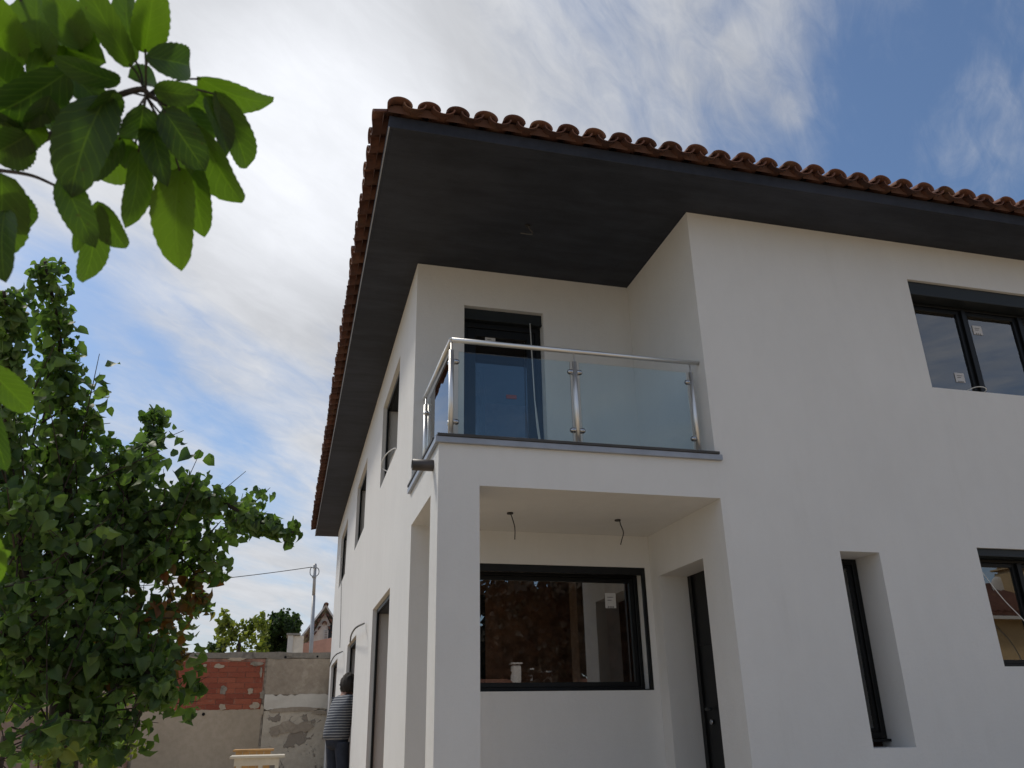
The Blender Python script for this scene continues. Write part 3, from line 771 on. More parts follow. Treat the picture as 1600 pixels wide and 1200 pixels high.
nro = nr.build('roof', M['whitewall'], nh)
tm = MB(); seg = 6
for k in (0, .25):
    for j in range(seg+1): a = math.pi*j/seg; tm.v.append(Vector((math.cos(a)*.07, k, math.sin(a)*.06)))
for j in range(seg): tm.f.append((j, j+1, j+seg+2, j+seg+1)); tm.sm.append(j)
tm.f.append(tuple(range(seg+1))); tm.f.append(tuple(range(2*seg+1, seg, -1)))
vt = tm.build('verge_tile', M['tile'], mesh_only=True, origin=(0, 0, 0))
L_ = math.hypot(ax-eav.x, az-eav.z); n = int(L_/.19)
for row in (0, 1):
    for i in range(n):
        t = (i+.5+row*.5)/n; x = ax+(eav.x-ax)*t; z = az+(eav.z-az)*t-.30-row*.15
        inst('verge_tile', vt, nro, (x+.1*row, YN-.20+row*.10, z), (0, -math.atan(slope), 0))
        inst('verge_tile', vt, nro, (2*ax-x-.1*row, YN-.20+row*.10, z), (0, math.atan(slope), 0))
for i in range(8): inst('ridge_tile', vt, nro, (ax, YN-.45+i*.35, az-.04), (0, 0, 0), (1.2, 1.6, 1.1)).data
# louvred shutter and arched window on the gable
a = far(506, 985, YN); c = far(512, 1001, YN)
mb = MB(); mb.box((a.x, YN-.05, c.z), (c.x, YN-.02, a.z)); so_ = mb.build('shutter', M['whitewall'], nh)
mb = MB()
for k in range(6): z = c.z+(a.z-c.z)*(k+.3)/6; mb.box((a.x+.03, YN-.065, z), (c.x-.03, YN-.051, z+.03))
mb.build('louvre_slats', M['concrete'], so_)
cx = far(520, 990, YN); mb = MB(); pts = [Vector((cx.x+math.cos(t)*.17, YN-.03, cx.z+.12+math.sin(t)*.2)) for t in [math.pi*j/10 for j in range(11)]]+[Vector((cx.x-.17, YN-.03, c.z)), Vector((cx.x+.17, YN-.03, c.z))]
mb.poly(pts, (0, .05, 0)); mb.build('arched_window', M['darkbox'], nh)
# salmon parapet terrace in front and white chimney pier
tp = empty('salmon_terrace', (far(500, 1010, 27).x, 27, 0), 'salmon pink terrace parapet rising behind the garden wall beside the villa', 'wall')
a = far(469, 1005, 27); c = far(517, 996.6, 27)
MB().poly([Vector((a.x, 27, -.1)), Vector((c.x+4, 27, -.1)), Vector((c.x+4, 27, c.z)), Vector((c.x, 27, c.z)), Vector((a.x+.02, 27, a.z-.02))], (0, .2, 0)).build('parapet', M['pinkwall'], tp)
a = far(448, 991, 26.4); c = far(473, 1020, 26.4); w2 = far(456, 991, 26.4)
ch = empty('chimney_stack', (a.x, 26.4, 0), 'square white rendered stack left of the salmon parapet', 'chimney')
mb = MB(); mb.box((a.x+.04, 26.4, -.1), (w2.x+.05, 27.1, a.z-.03)); mb.build('stack_face', M['whitewall'], ch)
mb = MB(); mb.box((w2.x+.052, 26.45, -.1), (c.x, 27.2, a.z-.04)); mb.build('stack_side', M['cream'], ch)
mb = MB(); mb.box((a.x, 26.36, a.z-.028), (c.x-.1, 27.25, a.z+.03)); mb.build('cap', M['concrete'], ch)
# utility pole
YPo = 25.6
pb = far(486, 1015, YPo); pt = far(492.5, 881, YPo)
po = empty('utility_pole', (pb.x, YPo, 0), 'slim galvanised metal pole carrying a wire to the left', 'pole')
M['galv'] = simple('galvanised_steel', (.42, .42, .42), .5, .5, vary=.1)
mb = MB(); top = pt; base = Vector((pb.x-.02, YPo, 0)); q1 = pb+Vector((.0, 0, 0)); mid = pb.lerp(pt, .62)
mb.tube([base, pb, mid], [.065, .06, .055], 12); mb.tube([mid, pt-Vector((0, 0, .0))], [.048, .045], 12); mb.build('pole_shaft', M['galv'], po)
mb = MB(); mb.box(pt+Vector((-.06, -.09, -.42)), pt+Vector((.06, .06, -.36))); mb.box(pt+Vector((-.05, -.08, -.14)), pt+Vector((.05, .05, -.05))); mb.build('bracket', M['galv'], po)
mb = MB(); mb.tube(smooth_path([pt+Vector((-.02, 0, -.1)), pt+Vector((-.12, -.02, -.14)), pt+Vector((-.12, -.02, -.32)), pt+Vector((0, -.03, -.42))]), .012, 6)
mb.tube(smooth_path([pt+Vector((.02, 0, -.1)), pt+Vector((.11, -.02, -.16)), pt+Vector((.12, -.02, -.30)), pt+Vector((0, -.03, -.42))]), .012, 6); mb.build('wire_loop', M['cable_black'], po)
wend = far(352, 889, YPo)+(far(352, 889, YPo)-pt)*3.2+Vector((0, 0, -.1))
wp = []
for i in range(25):
    t = i/24; p = (pt+Vector((-.1, 0, -.1))).lerp(wend, t); p.z -= 4*.25*t*(1-t); wp.append(p)
MB().tube(wp, .011, 5).build('overhead_wire', M['cable_black'], po)

# ------------------------------------------------------------------ leaves
def leaf_verts(L, Wd, rr, seg=5, cross=3, fold=.25, curl=.35, serr=0.0):
    """an ovate leaf along +y, face +z; returns verts, faces"""
    vs = []; fs = []; leaf_verts.st = st = []
    n = 2*cross+1
    for i in range(seg+1):
        t = i/seg
        wv = (1-abs(2*t**.92-1)**2.3)**.62 if 0 < t < 1 else 0
        if t > .9: wv *= max(0, (1-t)/.1)**.35
        wv *= Wd/2*1.02
        if serr and 0 < t < 1: wv *= 1+serr*(1 if i % 2 else -1)
        y = L*(math.sin(curl*t)/curl if curl else t); z0_ = -L*(1-math.cos(curl*t))/curl if curl else 0
        for j in range(-cross, cross+1):
            s = j/cross; x = s*wv; z = z0_+abs(x)*fold+.04*Wd*math.sin(t*9+j)*abs(s)
            vs.append((x, y, z)); st.append((s, t))
    for i in range(seg):
        for j in range(n-1): a = i*n+j; fs.append((a, a+1, a+n+1, a+n))
    return vs, fs
def leaf_frame(base, tip, nrm):
    y = (tip-base).normalized(); z = (nrm-y*nrm.dot(y))
    z = z.normalized() if z.length > 1e-4 else y.orthogonal().normalized()
    x = y.cross(z); return Matrix(((x.x, y.x, z.x, base.x), (x.y, y.y, z.y, base.y), (x.z, y.z, z.z, base.z), (0, 0, 0, 1)))
def set_attr(me, name, vals):
    a = me.attributes.new(name, 'FLOAT', 'POINT'); a.data.foreach_set('value', np.asarray(vals, dtype=np.float32))
PROTO = []
for k in range(6):
    rr = random.Random(k)
    PROTO.append(leaf_verts(1, .72+.1*rr.random(), rr, 4, 1, .4+.9*rr.random(), .4+1.7*rr.random()))
P_V = [np.array(v) for v, f in PROTO]; P_F = np.array(PROTO[0][1])
def scatter_mesh(name, mats, tints, m, parent, kind='stuff', reds=None):
    """mats: list of 4x4 (numpy); one joined mesh of leaf-sized faces"""
    N = len(mats); nv = len(P_V[0]); V = np.empty((N*nv, 3)); T = np.empty(N*nv); Rr = np.zeros(N*nv)
    for i, A in enumerate(mats):
        V[i*nv:(i+1)*nv] = P_V[i % 6] @ A[:3, :3].T + A[:3, 3]; T[i*nv:(i+1)*nv] = tints[i]
        if reds is not None: Rr[i*nv:(i+1)*nv] = reds[i]
    F = (P_F[None]+(np.arange(N)*nv)[:, None, None]).reshape(-1, 4)
    org = ORG[parent.name] if parent is not None else Vector((0, 0, 0))
    me = bpy.data.meshes.new(name); me.from_pydata((V-np.array(org)).tolist(), [], F.tolist()); me.materials.append(m)
    me.polygons.foreach_set('use_smooth', np.ones(len(me.polygons), dtype=bool))
    set_attr(me, 'tint', T); set_attr(me, 'redness', Rr); me.update()
    o = bpy.data.objects.new(name, me); link(o, parent, org)
    if kind: o['kind'] = kind
    return o
def rand_dir(): 
    v = rng.normal(size=3); return Vector(v/np.linalg.norm(v))
def leaf_matrix(p, d, size, nrm=None):
    A = np.array(leaf_frame(p, p+d, nrm if nrm is not None else rand_dir())); A[:3, :3] *= size; return A
CAMP = Vector((0, 0, EYE))
def make_tree(tree, shoots, blobs, leafsize, m, n_single, red_spots=(), barkmat='bark', seed=3, gaps=()):
    """shoots: (list of world pts, leaf spread radius, leaves per metre, branch radius); blobs: (centre, radii xyz, count)"""
    R2 = random.Random(seed); mats = []; tints = []; reds = []
    def add(p, d, s):
        nrm = (Vector((0, 0, 1))*.5+rand_dir()).normalized()
        mats.append(leaf_matrix(p, d, s, nrm)); tints.append(min(1, max(0, R2.gauss(.42, .30))))
        rd = 0
        for (c, r, a) in red_spots:
            q = (p-c).length/r
            if q < 1 and R2.random() < a*(1-q*.6): rd = R2.uniform(.35, 1)
        reds.append(rd)
    for pts, rad, dens, br in shoots:
        P_ = smooth_path(pts, 8); Lt = sum((P_[i+1]-P_[i]).length for i in range(len(P_)-1))
        if br:
            o = MB().tube(P_, [br*(1-.75*i/(len(P_)-1)) for i in range(len(P_))], 7).build('branch', M[barkmat], tree)
        n = int(Lt*dens); 
        for i in range(n):
            t = R2.random()**.85 if br and br > .02 else R2.random(); k = min(len(P_)-2, int(t*(len(P_)-1))); p = P_[k].lerp(P_[k+1], R2.random())
            ax_ = (P_[k+1]-P_[k]).normalized(); side = ax_.cross(rand_dir()).normalized(); rr = rad*(1-.45*t)*R2.uniform(.15, 1)
            q = p+side*rr; d = (side*.7+ax_*.35+Vector((0, 0, -.75))+rand_dir()*.45).normalized()
            add(q, d, leafsize*R2.uniform(.45, 1.35)*(1-.25*t))
    for c, rad, cnt in blobs:
        # twigs through the volume, leaves hanging off each twig
        nt_ = max(1, int(cnt*.78)//16); tw_ = MB()
        for _ in range(nt_):
            v = rand_dir()*(R2.random()**.42); st = Vector((c[0]+v.x*rad[0], c[1]+v.y*rad[1], c[2]+v.z*rad[2]))
            dr = (Vector((v.x, v.y, v.z+.45))+rand_dir()*.6).normalized(); Lw = R2.uniform(.2, .5)*min(1, max(rad)*1.6)
            en = st+dr*Lw; tw_.tube([st-dr*.12, st, en], [.006, .005, .002], 4, cap=False)
            for k in range(16):
                p = st.lerp(en, R2.random()); side = dr.cross(rand_dir()).normalized()
                q = p+side*R2.uniform(.01, .10); d = (side*.75+dr*.25+Vector((0, 0, -.8))+rand_dir()*.45).normalized()
                add(q, d, leafsize*R2.uniform(.4, 1.35))
        tw_.build('twigs', M[barkmat], tree)['kind'] = 'stuff'
    if n_single:
        dist = [(Vector(A[:3, 3])-CAMP).length - (0 if 0 else 0) for A in mats]
        # the ones that show largest: nearest and inside the frame
        sc = []
        for i, A in enumerate(mats):
            c = CM @ (Vector(A[:3, 3])-CAMP); u = 800+FPX*c.x/c.z; v = 600-FPX*c.y/c.z
            vis = (-5 < u < 1605 and -5 < v < 1205 and c.z > 0); nn = Vector(A[:3, 2]).normalized(); vd = (Vector(A[:3, 3])-CAMP).normalized()
            sc.append((0 if vis else 1, dist[i]/(.35+abs(nn.dot(vd)))/np.linalg.norm(A[:3, 1]), i))
        sc.sort(); pick = {i for _, _, i in sc[:n_single]}
        for i in sorted(pick):
            A = mats[i]; V = P_V[i % 6] @ A[:3, :3].T; me = bpy.data.meshes.new('leaf')
            me.from_pydata(V.tolist(), [], P_F.tolist()); me.materials.append(m)
            me.polygons.foreach_set('use_smooth', np.ones(len(me.polygons), dtype=bool))
            set_attr(me, 'tint', [tints[i]]*len(V)); set_attr(me, 'redness', [reds[i]]*len(V))
            o = bpy.data.objects.new('leaf', me); link(o, tree, Vector(A[:3, 3]))
        rest = [i for i in range(len(mats)) if i not in pick]
    else: rest = range(len(mats))
    scatter_mesh('foliage', [mats[i] for i in rest], [tints[i] for i in rest], m, tree, 'stuff', [reds[i] for i in rest])
    return len(mats)

# fruit tree at the left
def L3(pts, dd): return [at(u, v, d) for (u, v), d in zip(pts, dd if isinstance(dd, (list, tuple)) else [dd]*len(pts))]
tb = at(95, 1190, 5.6); tbase = Vector((tb.x, tb.y, 0))
ft = empty('fruit_tree', tbase, 'leafy dark green fruit tree with upright shoots left of the villa', 'tree')
mb = MB(); mb.tube(smooth_path([tbase, tbase+Vector((.02, .02, .55)), tb, at(105, 1060, 5.6), at(130, 960, 5.6)]), [.13-.0035*i for i in range(25)], 10); mb.build('trunk', M['bark'], ft)
sh = [
 (L3([(130, 960), (110, 820), (100, 640), (92, 520), (70, 408)], [5.6, 5.5, 5.3, 5.2, 5.1]), .15, 300, .03),
 (L3([(60, 1000), (20, 800), (10, 620), (14, 520), (6, 455)], [5.5, 5.3, 5.0, 4.9, 4.8]), .12, 240, .03),
 (L3([(150, 900), (190, 800), (215, 745), (238, 690), (240, 638)], [5.7, 5.9, 6.0, 6.0, 6.0]), .10, 330, .022),
 (L3([(190, 800), (205, 740), (162, 690)], [5.7, 5.6, 5.5]), .10, 300, .015),
 (L3([(130, 960), (180, 880), (230, 815), (290, 775), (345, 785), (405, 815), (458, 832)], [5.6, 5.6, 5.6, 5.5, 5.4, 5.3, 5.2]), .11, 330, .028),
 (L3([(180, 880), (250, 850), (310, 850), (345, 905)], [5.7, 5.9, 6.0, 6.1]), .13, 300, .02),
 (L3([(110, 1060), (190, 985), (260, 950), (322, 932)], [5.6, 5.8, 5.9, 5.9]), .07, 200, .02),
 (L3([(110, 1060), (180, 1040), (230, 1050), (258, 1085)], [5.6, 5.3, 5.1, 5.0]), .12, 300, .02),
 (L3([(200, 1000), (265, 1005), (290, 1024)], [5.6, 5.6, 5.6]), .05, 150, .008),
 (L3([(110, 1060), (60, 1040), (0, 985)], [5.6, 5.2, 5.0]), .12, 200, .03),
 (L3([(250, 850), (300, 890), (325, 960)], [5.9, 6.0, 6.0]), .10, 200, .01),
 (L3([(120, 1080), (150, 1120), (165, 1165)], [5.6, 5.3, 5.2]), .10, 250, .012),
 (L3([(280, 960), (283, 1000), (282, 1012)], [5.9, 5.9, 5.9]), .02, 10, .004),
]
def bl(u, v, dist, ru, rv, rd, n):
    k = dist/FPX; return (at(u, v, dist), (ru*k, rd, rv*k), n)
blobs = [bl(85, 810, 5.5, 85, 140, .7, 1150), bl(30, 700, 5.2, 60, 110, .5, 380), bl(110, 960, 5.7, 125, 120, .8, 1000), bl(40, 1090, 5.4, 90, 110, .7, 850),
         bl(215, 850, 5.9, 90, 70, .6, 620), bl(205, 1010, 5.8, 48, 55, .5, 260), bl(205, 1070, 5.3, 50, 48, .4, 380), bl(130, 1100, 5.5, 90, 55, .6, 420), bl(290, 860, 6.0, 55, 70, .4, 330), bl(330, 800, 5.8, 60, 28, .3, 200),
         bl(150, 790, 5.7, 40, 45, .4, 130), bl(20, 900, 5.3, 80, 130, .6, 600)]
nl_ = make_tree(ft, sh, blobs, .078, M['leaf'], 290, red_spots=((at(262, 960, 5.8), .36, .55), (at(300, 935, 5.9), .26, .55), (at(235, 1010, 5.6), .35, .25), (at(290, 1010, 5.6), .25, .2)), seed=11)
print('tree leaves', nl_)

# bare ends are hidden; a second tree further back fills the lower left
t2 = at(8, 1150, 9.0); t2b = Vector((t2.x, t2.y, 0))
bt = empty('garden_shrub', t2b, 'bright green shrub glimpsed behind the fruit tree at lower left', 'shrub')
MB().tube([t2b, t2b+Vector((0, 0, 1.2))], [.05, .03], 8).build('stem', M['bark'], bt)
make_tree(bt, [], [((t2b.x, t2b.y, 1.3), (1.3, .8, .9), 1500)], .09, M['leaf_lime'], 0, seed=5)
yb_ = at(92, 1192, 4.6); yb0 = Vector((yb_.x, yb_.y, 0))
ys = empty('yellow_leaved_plant', yb0, 'small yellow green plant in front of the fruit tree trunk at the bottom edge', 'plant')
MB().tube([yb0, yb_], [.02, .01], 6).build('stem', M['bark'], ys)
make_tree(ys, [([yb_+Vector((0, 0, -.3)), yb_, yb_+Vector((-.05, 0, .06))], .07, 60, 0), ([yb_+Vector((0, 0, -.2)), yb_+Vector((.08, 0, -.02))], .05, 40, 0)], [], .075, M['leaf_lime'], 0, seed=6)

# background bushes and trees beyond the wall
def bush(name, label, u0, u1, v0, v1, y, n, size, m, seed, cat='bush', spiky=0):
    a = far(u0, v1, y); c = far(u1, v0, y); cx = (a.x+c.x)/2; R3 = random.Random(seed)
    base = Vector((cx, y, 0)); o = empty(name, base, label, cat)
    MB().tube([base, Vector((cx, y, a.z)), Vector((cx, y, (a.z+c.z)/2))], [.12, .08, .03], 8).build('trunk', M['bark'], o)
    rx_, rz_ = (c.x-a.x)/2, (c.z-a.z); mats = []; tints = []
    lobes = []
    for _ in range(16):
        fx = R3.uniform(-.8, .8); hmax = math.sqrt(1-fx*fx*.8)
        lobes.append((Vector((cx+fx*rx_, y+R3.uniform(-.6, .6), a.z+rz_*hmax*R3.uniform(.0, .72))), R3.uniform(.16, .30)))
    sprays = []
    for _ in range(22):
        L0, r0 = R3.choice(lobes); L0 = L0+Vector((0, 0, rz_*.05)); sprays.append((L0, L0+Vector((R3.uniform(-.3, .3)*rx_, R3.uniform(-.3, .3), rz_*R3.uniform(.2, .42)))))
    for p0, p1 in sprays:
        if spiky: MB().tube([p0, p1], [.015, .005], 4).build('twig', M['bark'], o)
    for i in range(n):
        if R3.random() < spiky:
            p0, p1 = R3.choice(sprays); t = R3.random(); p = p0.lerp(p1, t)+rand_dir()*.10*(1.2-t)
        else:
            L0, r0 = R3.choice(lobes); v = rand_dir()*(R3.random()**.4); p = L0+Vector((v.x*rx_*r0*1.2, v.y*.7, v.z*rz_*r0))
        mats.append(leaf_matrix(p, (rand_dir()+Vector((0, 0, .2))).normalized(), size*R3.uniform(.5, 1.2))); tints.append(R3.random())
    scatter_mesh('foliage', mats, tints, m, o)
bush('evergreen_bush', 'dense dark green rounded bush beyond the wall beside the white stack', 408, 480, 957, 1030, 28.2, 9000, .11, M['leaf_bush'], 21, spiky=.10)
bush('feathery_tree', 'airy yellow green feathery tree beyond the wall left of the dark bush', 318, 430, 958, 1030, 26.5, 900, .15, M['leaf_lime'], 22, 'tree', spiky=.75)
bush('dwarf_conifer', 'tiny dark conifer between yellow green branches beyond the wall', 326, 352, 998, 1025, 26.9, 1500, .10, M['leaf_bush'], 23, 'tree', spiky=.3)

# ------------------------------------------------------------------ near branch with big leaves, hanging into the frame from the left
nb0 = at(-160, 330, 1.15)
nbr = empty('near_branch', nb0, 'blurred near branch with large serrated green leaves at upper left', 'branch')
for pts, r in ((((-160, 330, 1.15), (-40, 262, 1.05), (60, 222, 1.0), (150, 165, .97), (215, 140, .95), (235, 150, .94), (262, 165, .94)), .0048),
               (((-40, 262, 1.05), (40, 272, .98), (82, 288, .95), (100, 298, .93)), .0022),
               (((150, 165, .97), (110, 110, 1.0), (60, 60, 1.03), (20, -30, 1.05)), .0032),
               (((-160, 330, 1.15), (-60, 420, 1.05), (-20, 560, 1.0), (-15, 700, 1.0)), .004)):
    P_ = smooth_path([at(*p) for p in pts], 6); MB().tube(P_, [r*(1-.55*i/len(P_)) for i in range(len(P_))], 8).build('twig', M['bark'], nbr)
NL = [((205,105),(132,-20),48,.95,.5),((212,98),(176,-25),42,.97,.5),((226,82),(243,-15),60,.96,.8),((226,88),(322,104),64,.90,.1),((308,120),(428,192),58,.97,.75),
 ((335,142),(405,272),56,.95,.4),((306,192),(364,320),78,.96,.55),((296,248),(310,350),56,.98,.6),((282,262),(258,390),76,.94,.85),((254,170),(312,252),66,.91,.05),
 ((224,164),(216,243),74,.90,.05),((214,224),(150,300),64,.97,1.),((190,214),(132,272),60,.96,.3),((168,150),(96,262),100,.93,.12),((216,232),(221,340),46,.95,.4),
 ((260,228),(272,318),54,.93,.3),((268,130),(352,202),58,.98,.45),((250,150),(288,178),34,.97,.9),((105,112),(-12,196),92,.94,.1),((40,122),(160,108),96,1.0,.5),
 ((70,100),(38,-10),86,1.02,.75),((20,110),(-20,0),70,1.03,.85),((128,78),(84,-12),66,1.0,.8),((188,128),(106,112),36,.94,.1),((165,98),(74,66),92,1.0,.55),
 ((2,270),(12,432),88,.92,.45),((-8,290),(46,356),66,.95,.2),((98,274),(130,360),54,.93,.25),((150,316),(150,456),52,.94,.45),((152,314),(188,390),50,.95,.4),
 ((44,210),(-12,248),76,.96,.25),((60,190),(20,235),60,.98,.4),((130,330),(122,388),22,.94,.3),
 ((-22,572),(46,640),50,.98,.6),((-16,830),(14,900),20,1.0,1.),((-16,860),(22,872),18,1.0,.95),((-24,620),(8,735),34,1.0,.1),((90,95),(150,150),50,.98,.2),((150,180),(170,230),44,.95,.2),((236,186),(246,262),46,.94,.1),((290,170),(340,235),44,.97,.3),((320,150),(372,230),40,.95,.25),((205,215),(190,262),34,.96,.6),((30,30),(90,60),56,1.04,.7),((95,30),(150,70),56,1.02,.35),((0,230),(60,262),50,.99,.15),
 ((30,150),(-30,90),80,.99,.4),((180,140),(150,200),50,.92,.15),((240,140),(300,152),44,.93,.3),((120,60),(140,20),50,1.04,.9),((0,40),(60,60),60,1.05,.6),
 ((-15,170),(30,232),54,.97,.2),((78,150),(60,210),60,.93,.1),((200,120),(262,128),40,.95,.2),((8,330),(-10,420),60,.9,.15)]
for i, (bs_, tp_, wpx, dist, tint) in enumerate(NL):
    rr = random.Random(100+i); B_ = at(*bs_, dist); T_ = at(*tp_, dist+rr.uniform(-.05, .05)); L_ = (T_-B_).length; ang = rr.uniform(-.75, .75)
    wpx = wpx if wpx < 70 else 70+(wpx-70)*.6; Wd = wpx/FPX*dist/math.cos(ang)*.75
    view = (CAMP-B_).normalized(); yv = (T_-B_).normalized(); nrm = Matrix.Rotation(ang, 3, yv) @ view
    cu = .35+.5*rr.random(); vs, fs = leaf_verts(L_*1.06*cu/math.sin(cu), Wd, rr, 22, 4, .22+.4*rr.random(), cu, serr=.03)
    A = leaf_frame(B_, T_, nrm)
    me = bpy.data.meshes.new('leaf'); me.from_pydata([tuple(A.to_3x3() @ Vector(v)) for v in vs], [], fs); me.materials.append(M['leaf_near'])
    me.polygons.foreach_set('use_smooth', np.ones(len(me.polygons), dtype=bool)); set_attr(me, 'tint', [tint]*len(vs)); set_attr(me, 'vein_s', [q[0] for q in leaf_verts.st]); set_attr(me, 'vein_t', [q[1] for q in leaf_verts.st])
    o = bpy.data.objects.new('leaf', me); link(o, nbr, B_)
    # petiole
    hub = at(228, 150, .95) if i < 18 else None
    if hub is not None and (hub-B_).length < .12:
        MB().tube(smooth_path([hub, hub.lerp(B_, .6)+Vector((0, 0, .005)), B_+yv*.004], 4), .0011, 5).build('petiole', M['bark'], nbr)

# ------------------------------------------------------------------ work table and crate
def W3(u, v, y): return far(u, v, y)
M['creampaint'] = simple('cream_painted_wood', (.66, .60, .48), .6, vary=.06)
M['ply'] = simple('ochre_plywood', (.48, .27, .09), .7, vary=.2, bumpscale=30)
YT = 12.4
a = W3(359, 1182, YT); c = W3(445, 1182, YT)
tbq = empty('work_table', ((a.x+c.x)/2, YT, 0), 'cream painted wooden trestle table standing before the garden wall', 'table')
zt2 = a.z
MB().box((a.x, YT, zt2-.03), (c.x, YT+.62, zt2)).build('tabletop', M['creampaint'], tbq, bevel=.004)
MB().box((a.x+.06, YT+.03, zt2-.12), (c.x-.1, YT+.06, zt2-.032)).build('apron', M['creampaint'], tbq)
for x in (a.x+.09, (a.x+c.x)/2+.02, c.x-.12):
    MB().box((x, YT+.032, 0), (x+.05, YT+.08, zt2-.032)).build('leg', M['creampaint'], tbq)
for x in (a.x+.09, c.x-.12): MB().box((x, YT+.52, 0), (x+.05, YT+.57, zt2-.032)).build('leg', M['creampaint'], tbq)
YC = 13.6; a = W3(364, 1172, YC); c = W3(428, 1172, YC)
cr = empty('plywood_crate', ((a.x+c.x)/2, YC, 0), 'ochre plywood crate standing behind the cream table', 'crate')
for k in range(5):
    wdt = (c.x-a.x-.08)/5; MB().box((a.x+.04+k*wdt+.004, YC, .0), (a.x+.04+(k+1)*wdt-.004, YC+.03, a.z-.026)).build('panel', M['ply'], cr)
MB().box((a.x, YC-.01, a.z-.024), (c.x, YC+.6, a.z)).build('lid', M['ply'], cr, bevel=.003)
MB().box((a.x+.05, YC+.04, 0), (a.x+.08, YC+.55, a.z-.03)).build('side_panel', M['ply'], cr); MB().box((c.x-.08, YC+.04, 0), (c.x-.05, YC+.55, a.z-.03)).build('side_panel', M['ply'], cr)

# ------------------------------------------------------------------ the worker
def skin_obj(name, pts, edges, rad, m, parent, root=0, sub=2, origin=None):
    me = bpy.data.meshes.new(name); o_ = Vector(origin); me.from_pydata([tuple(Vector(p)-o_) for p in pts], edges, []); me.materials.append(m)
    o = bpy.data.objects.new(name, me); link(o, parent, o_)
    sk = o.modifiers.new('skin', 'SKIN'); sk.use_smooth_shade = True
    lay = me.skin_vertices[0].data if me.skin_vertices else None
    if lay is None:
        bm = bmesh.new(); bm.from_mesh(me); bm.verts.layers.skin.verify(); bm.to_mesh(me); bm.free(); lay = me.skin_vertices[0].data
    for i, r in enumerate(rad): lay[i].radius = (r, r) if not isinstance(r, tuple) else r; lay[i].use_root = (i == root)
    sb = o.modifiers.new('sub', 'SUBSURF'); sb.levels = sub; sb.render_levels = sub
    return o
M['skin'] = simple('skin', (.30, .16, .11), .55)
M['hair'] = simple('dark_hair', (.022, .016, .012), .7, bumpscale=80, bs=.8, bd=.01, vary=.4)
M['jeans'] = simple('navy_trousers', (.022, .028, .045), .85, bumpscale=60, vary=.25)
M['shoe'] = simple('dark_shoes', (.02, .018, .016), .6)
def shirt_mat():
    m, q = mat('striped_shirt'); s = q.n('ShaderNodeSeparateXYZ'); q.put(s.inputs[0], q.pos)
    w1 = q.noise(q.pos, 3, 3, .5); z = q.m('ADD', s.outputs[2], q.m('MULTIPLY', w1, .03))
    f = q.m('FRACT', q.m('MULTIPLY', z, 1/.038)); st = q.mr(q.m('ABSOLUTE', q.m('SUBTRACT', f, .5)), .10, .17)
    q.put(q.p.inputs['Base Color'], q.mix(st, (.36, .37, .38, 1), (.06, .067, .085, 1))); q.p.inputs['Roughness'].default_value = .9
    bump(q, q.noise(q.pos, 7, 4, .6), .6, .03); return m
M['shirt'] = shirt_mat()
ypm = 13.75; hd = W3(539, 1074, ypm); hx, hz = hd.x, hd.z
px0 = .87
per = empty('person', (px0, ypm, 0), 'person in a striped shirt and navy trousers leaning into a terrace door', 'person')
K = 1.13  # the figure's build
fwd = Vector((.80, .60, 0)).normalized(); sd_ = Vector((fwd.y, -fwd.x, 0))   # facing the doorway; sd_ = right hand side
B0 = Vector((px0, ypm, 0))
def bp(f, s, z): return B0+fwd*f*K+sd_*s*K+Vector((0, 0, z*K))
hipz = .98; sz = (hz/K-.0)-.30
sz = 1.46
hf = .14
pts = [bp(0, 0, hipz), bp(.00, 0, 1.12), bp(.03, 0, 1.28), bp(.07, 0, sz-.04), bp(.08, 0, sz+.03), bp(hf, 0, sz+.09), bp(hf+.01, 0, sz+.19),
       bp(.07, -.17, sz-.05), bp(.20, -.24, sz-.24), bp(.40, -.20, sz-.12), bp(.47, -.18, sz-.08),
       bp(.07, .17, sz-.05), bp(.17, .25, sz-.26), bp(.36, .20, sz-.20), bp(.43, .18, sz-.18),
       bp(0, -.10, hipz-.16), bp(.02, -.11, .52), bp(-.02, -.12, .10), bp(.14, -.13, .04),
       bp(-.02, .10, hipz-.16), bp(.0, .12, .52), bp(-.05, .13, .10), bp(.11, .15, .04),
       bp(hf+.13, 0, sz+.12)]
ed = [(0,1),(1,2),(2,3),(3,4),(4,5),(5,6),(3,7),(7,8),(8,9),(9,10),(3,11),(11,12),(12,13),(13,14),(0,15),(15,16),(16,17),(17,18),(0,19),(19,20),(20,21),(21,22),(5,23)]
rad = [.085, .10, .11, .085, .05, .088, .088, .045, .038, .032, .026, .045, .038, .032, .026, .068, .055, .04, .035, .068, .055, .04, .035, .022]
for arm, (f, s, z) in ((10, (.47, -.18, sz-.08)), (14, (.43, .18, sz-.18))):
    for q in range(5):
        sp = (q-2)*.018; i = len(pts); ln = (.05, .075, .085, .078, .06)[q]
        pts += [bp(f+.035, s+sp, z+.0), bp(f+.035+ln*.6, s+sp*1.3, z-.01), bp(f+.03+ln, s+sp*1.3, z-.03)]; ed += [(arm, i), (i, i+1), (i+1, i+2)]; rad += [.010, .009, .008]
rad = [r*K for r in rad]
skin_obj('body', pts, ed, rad, M['skin'], per, origin=B0)
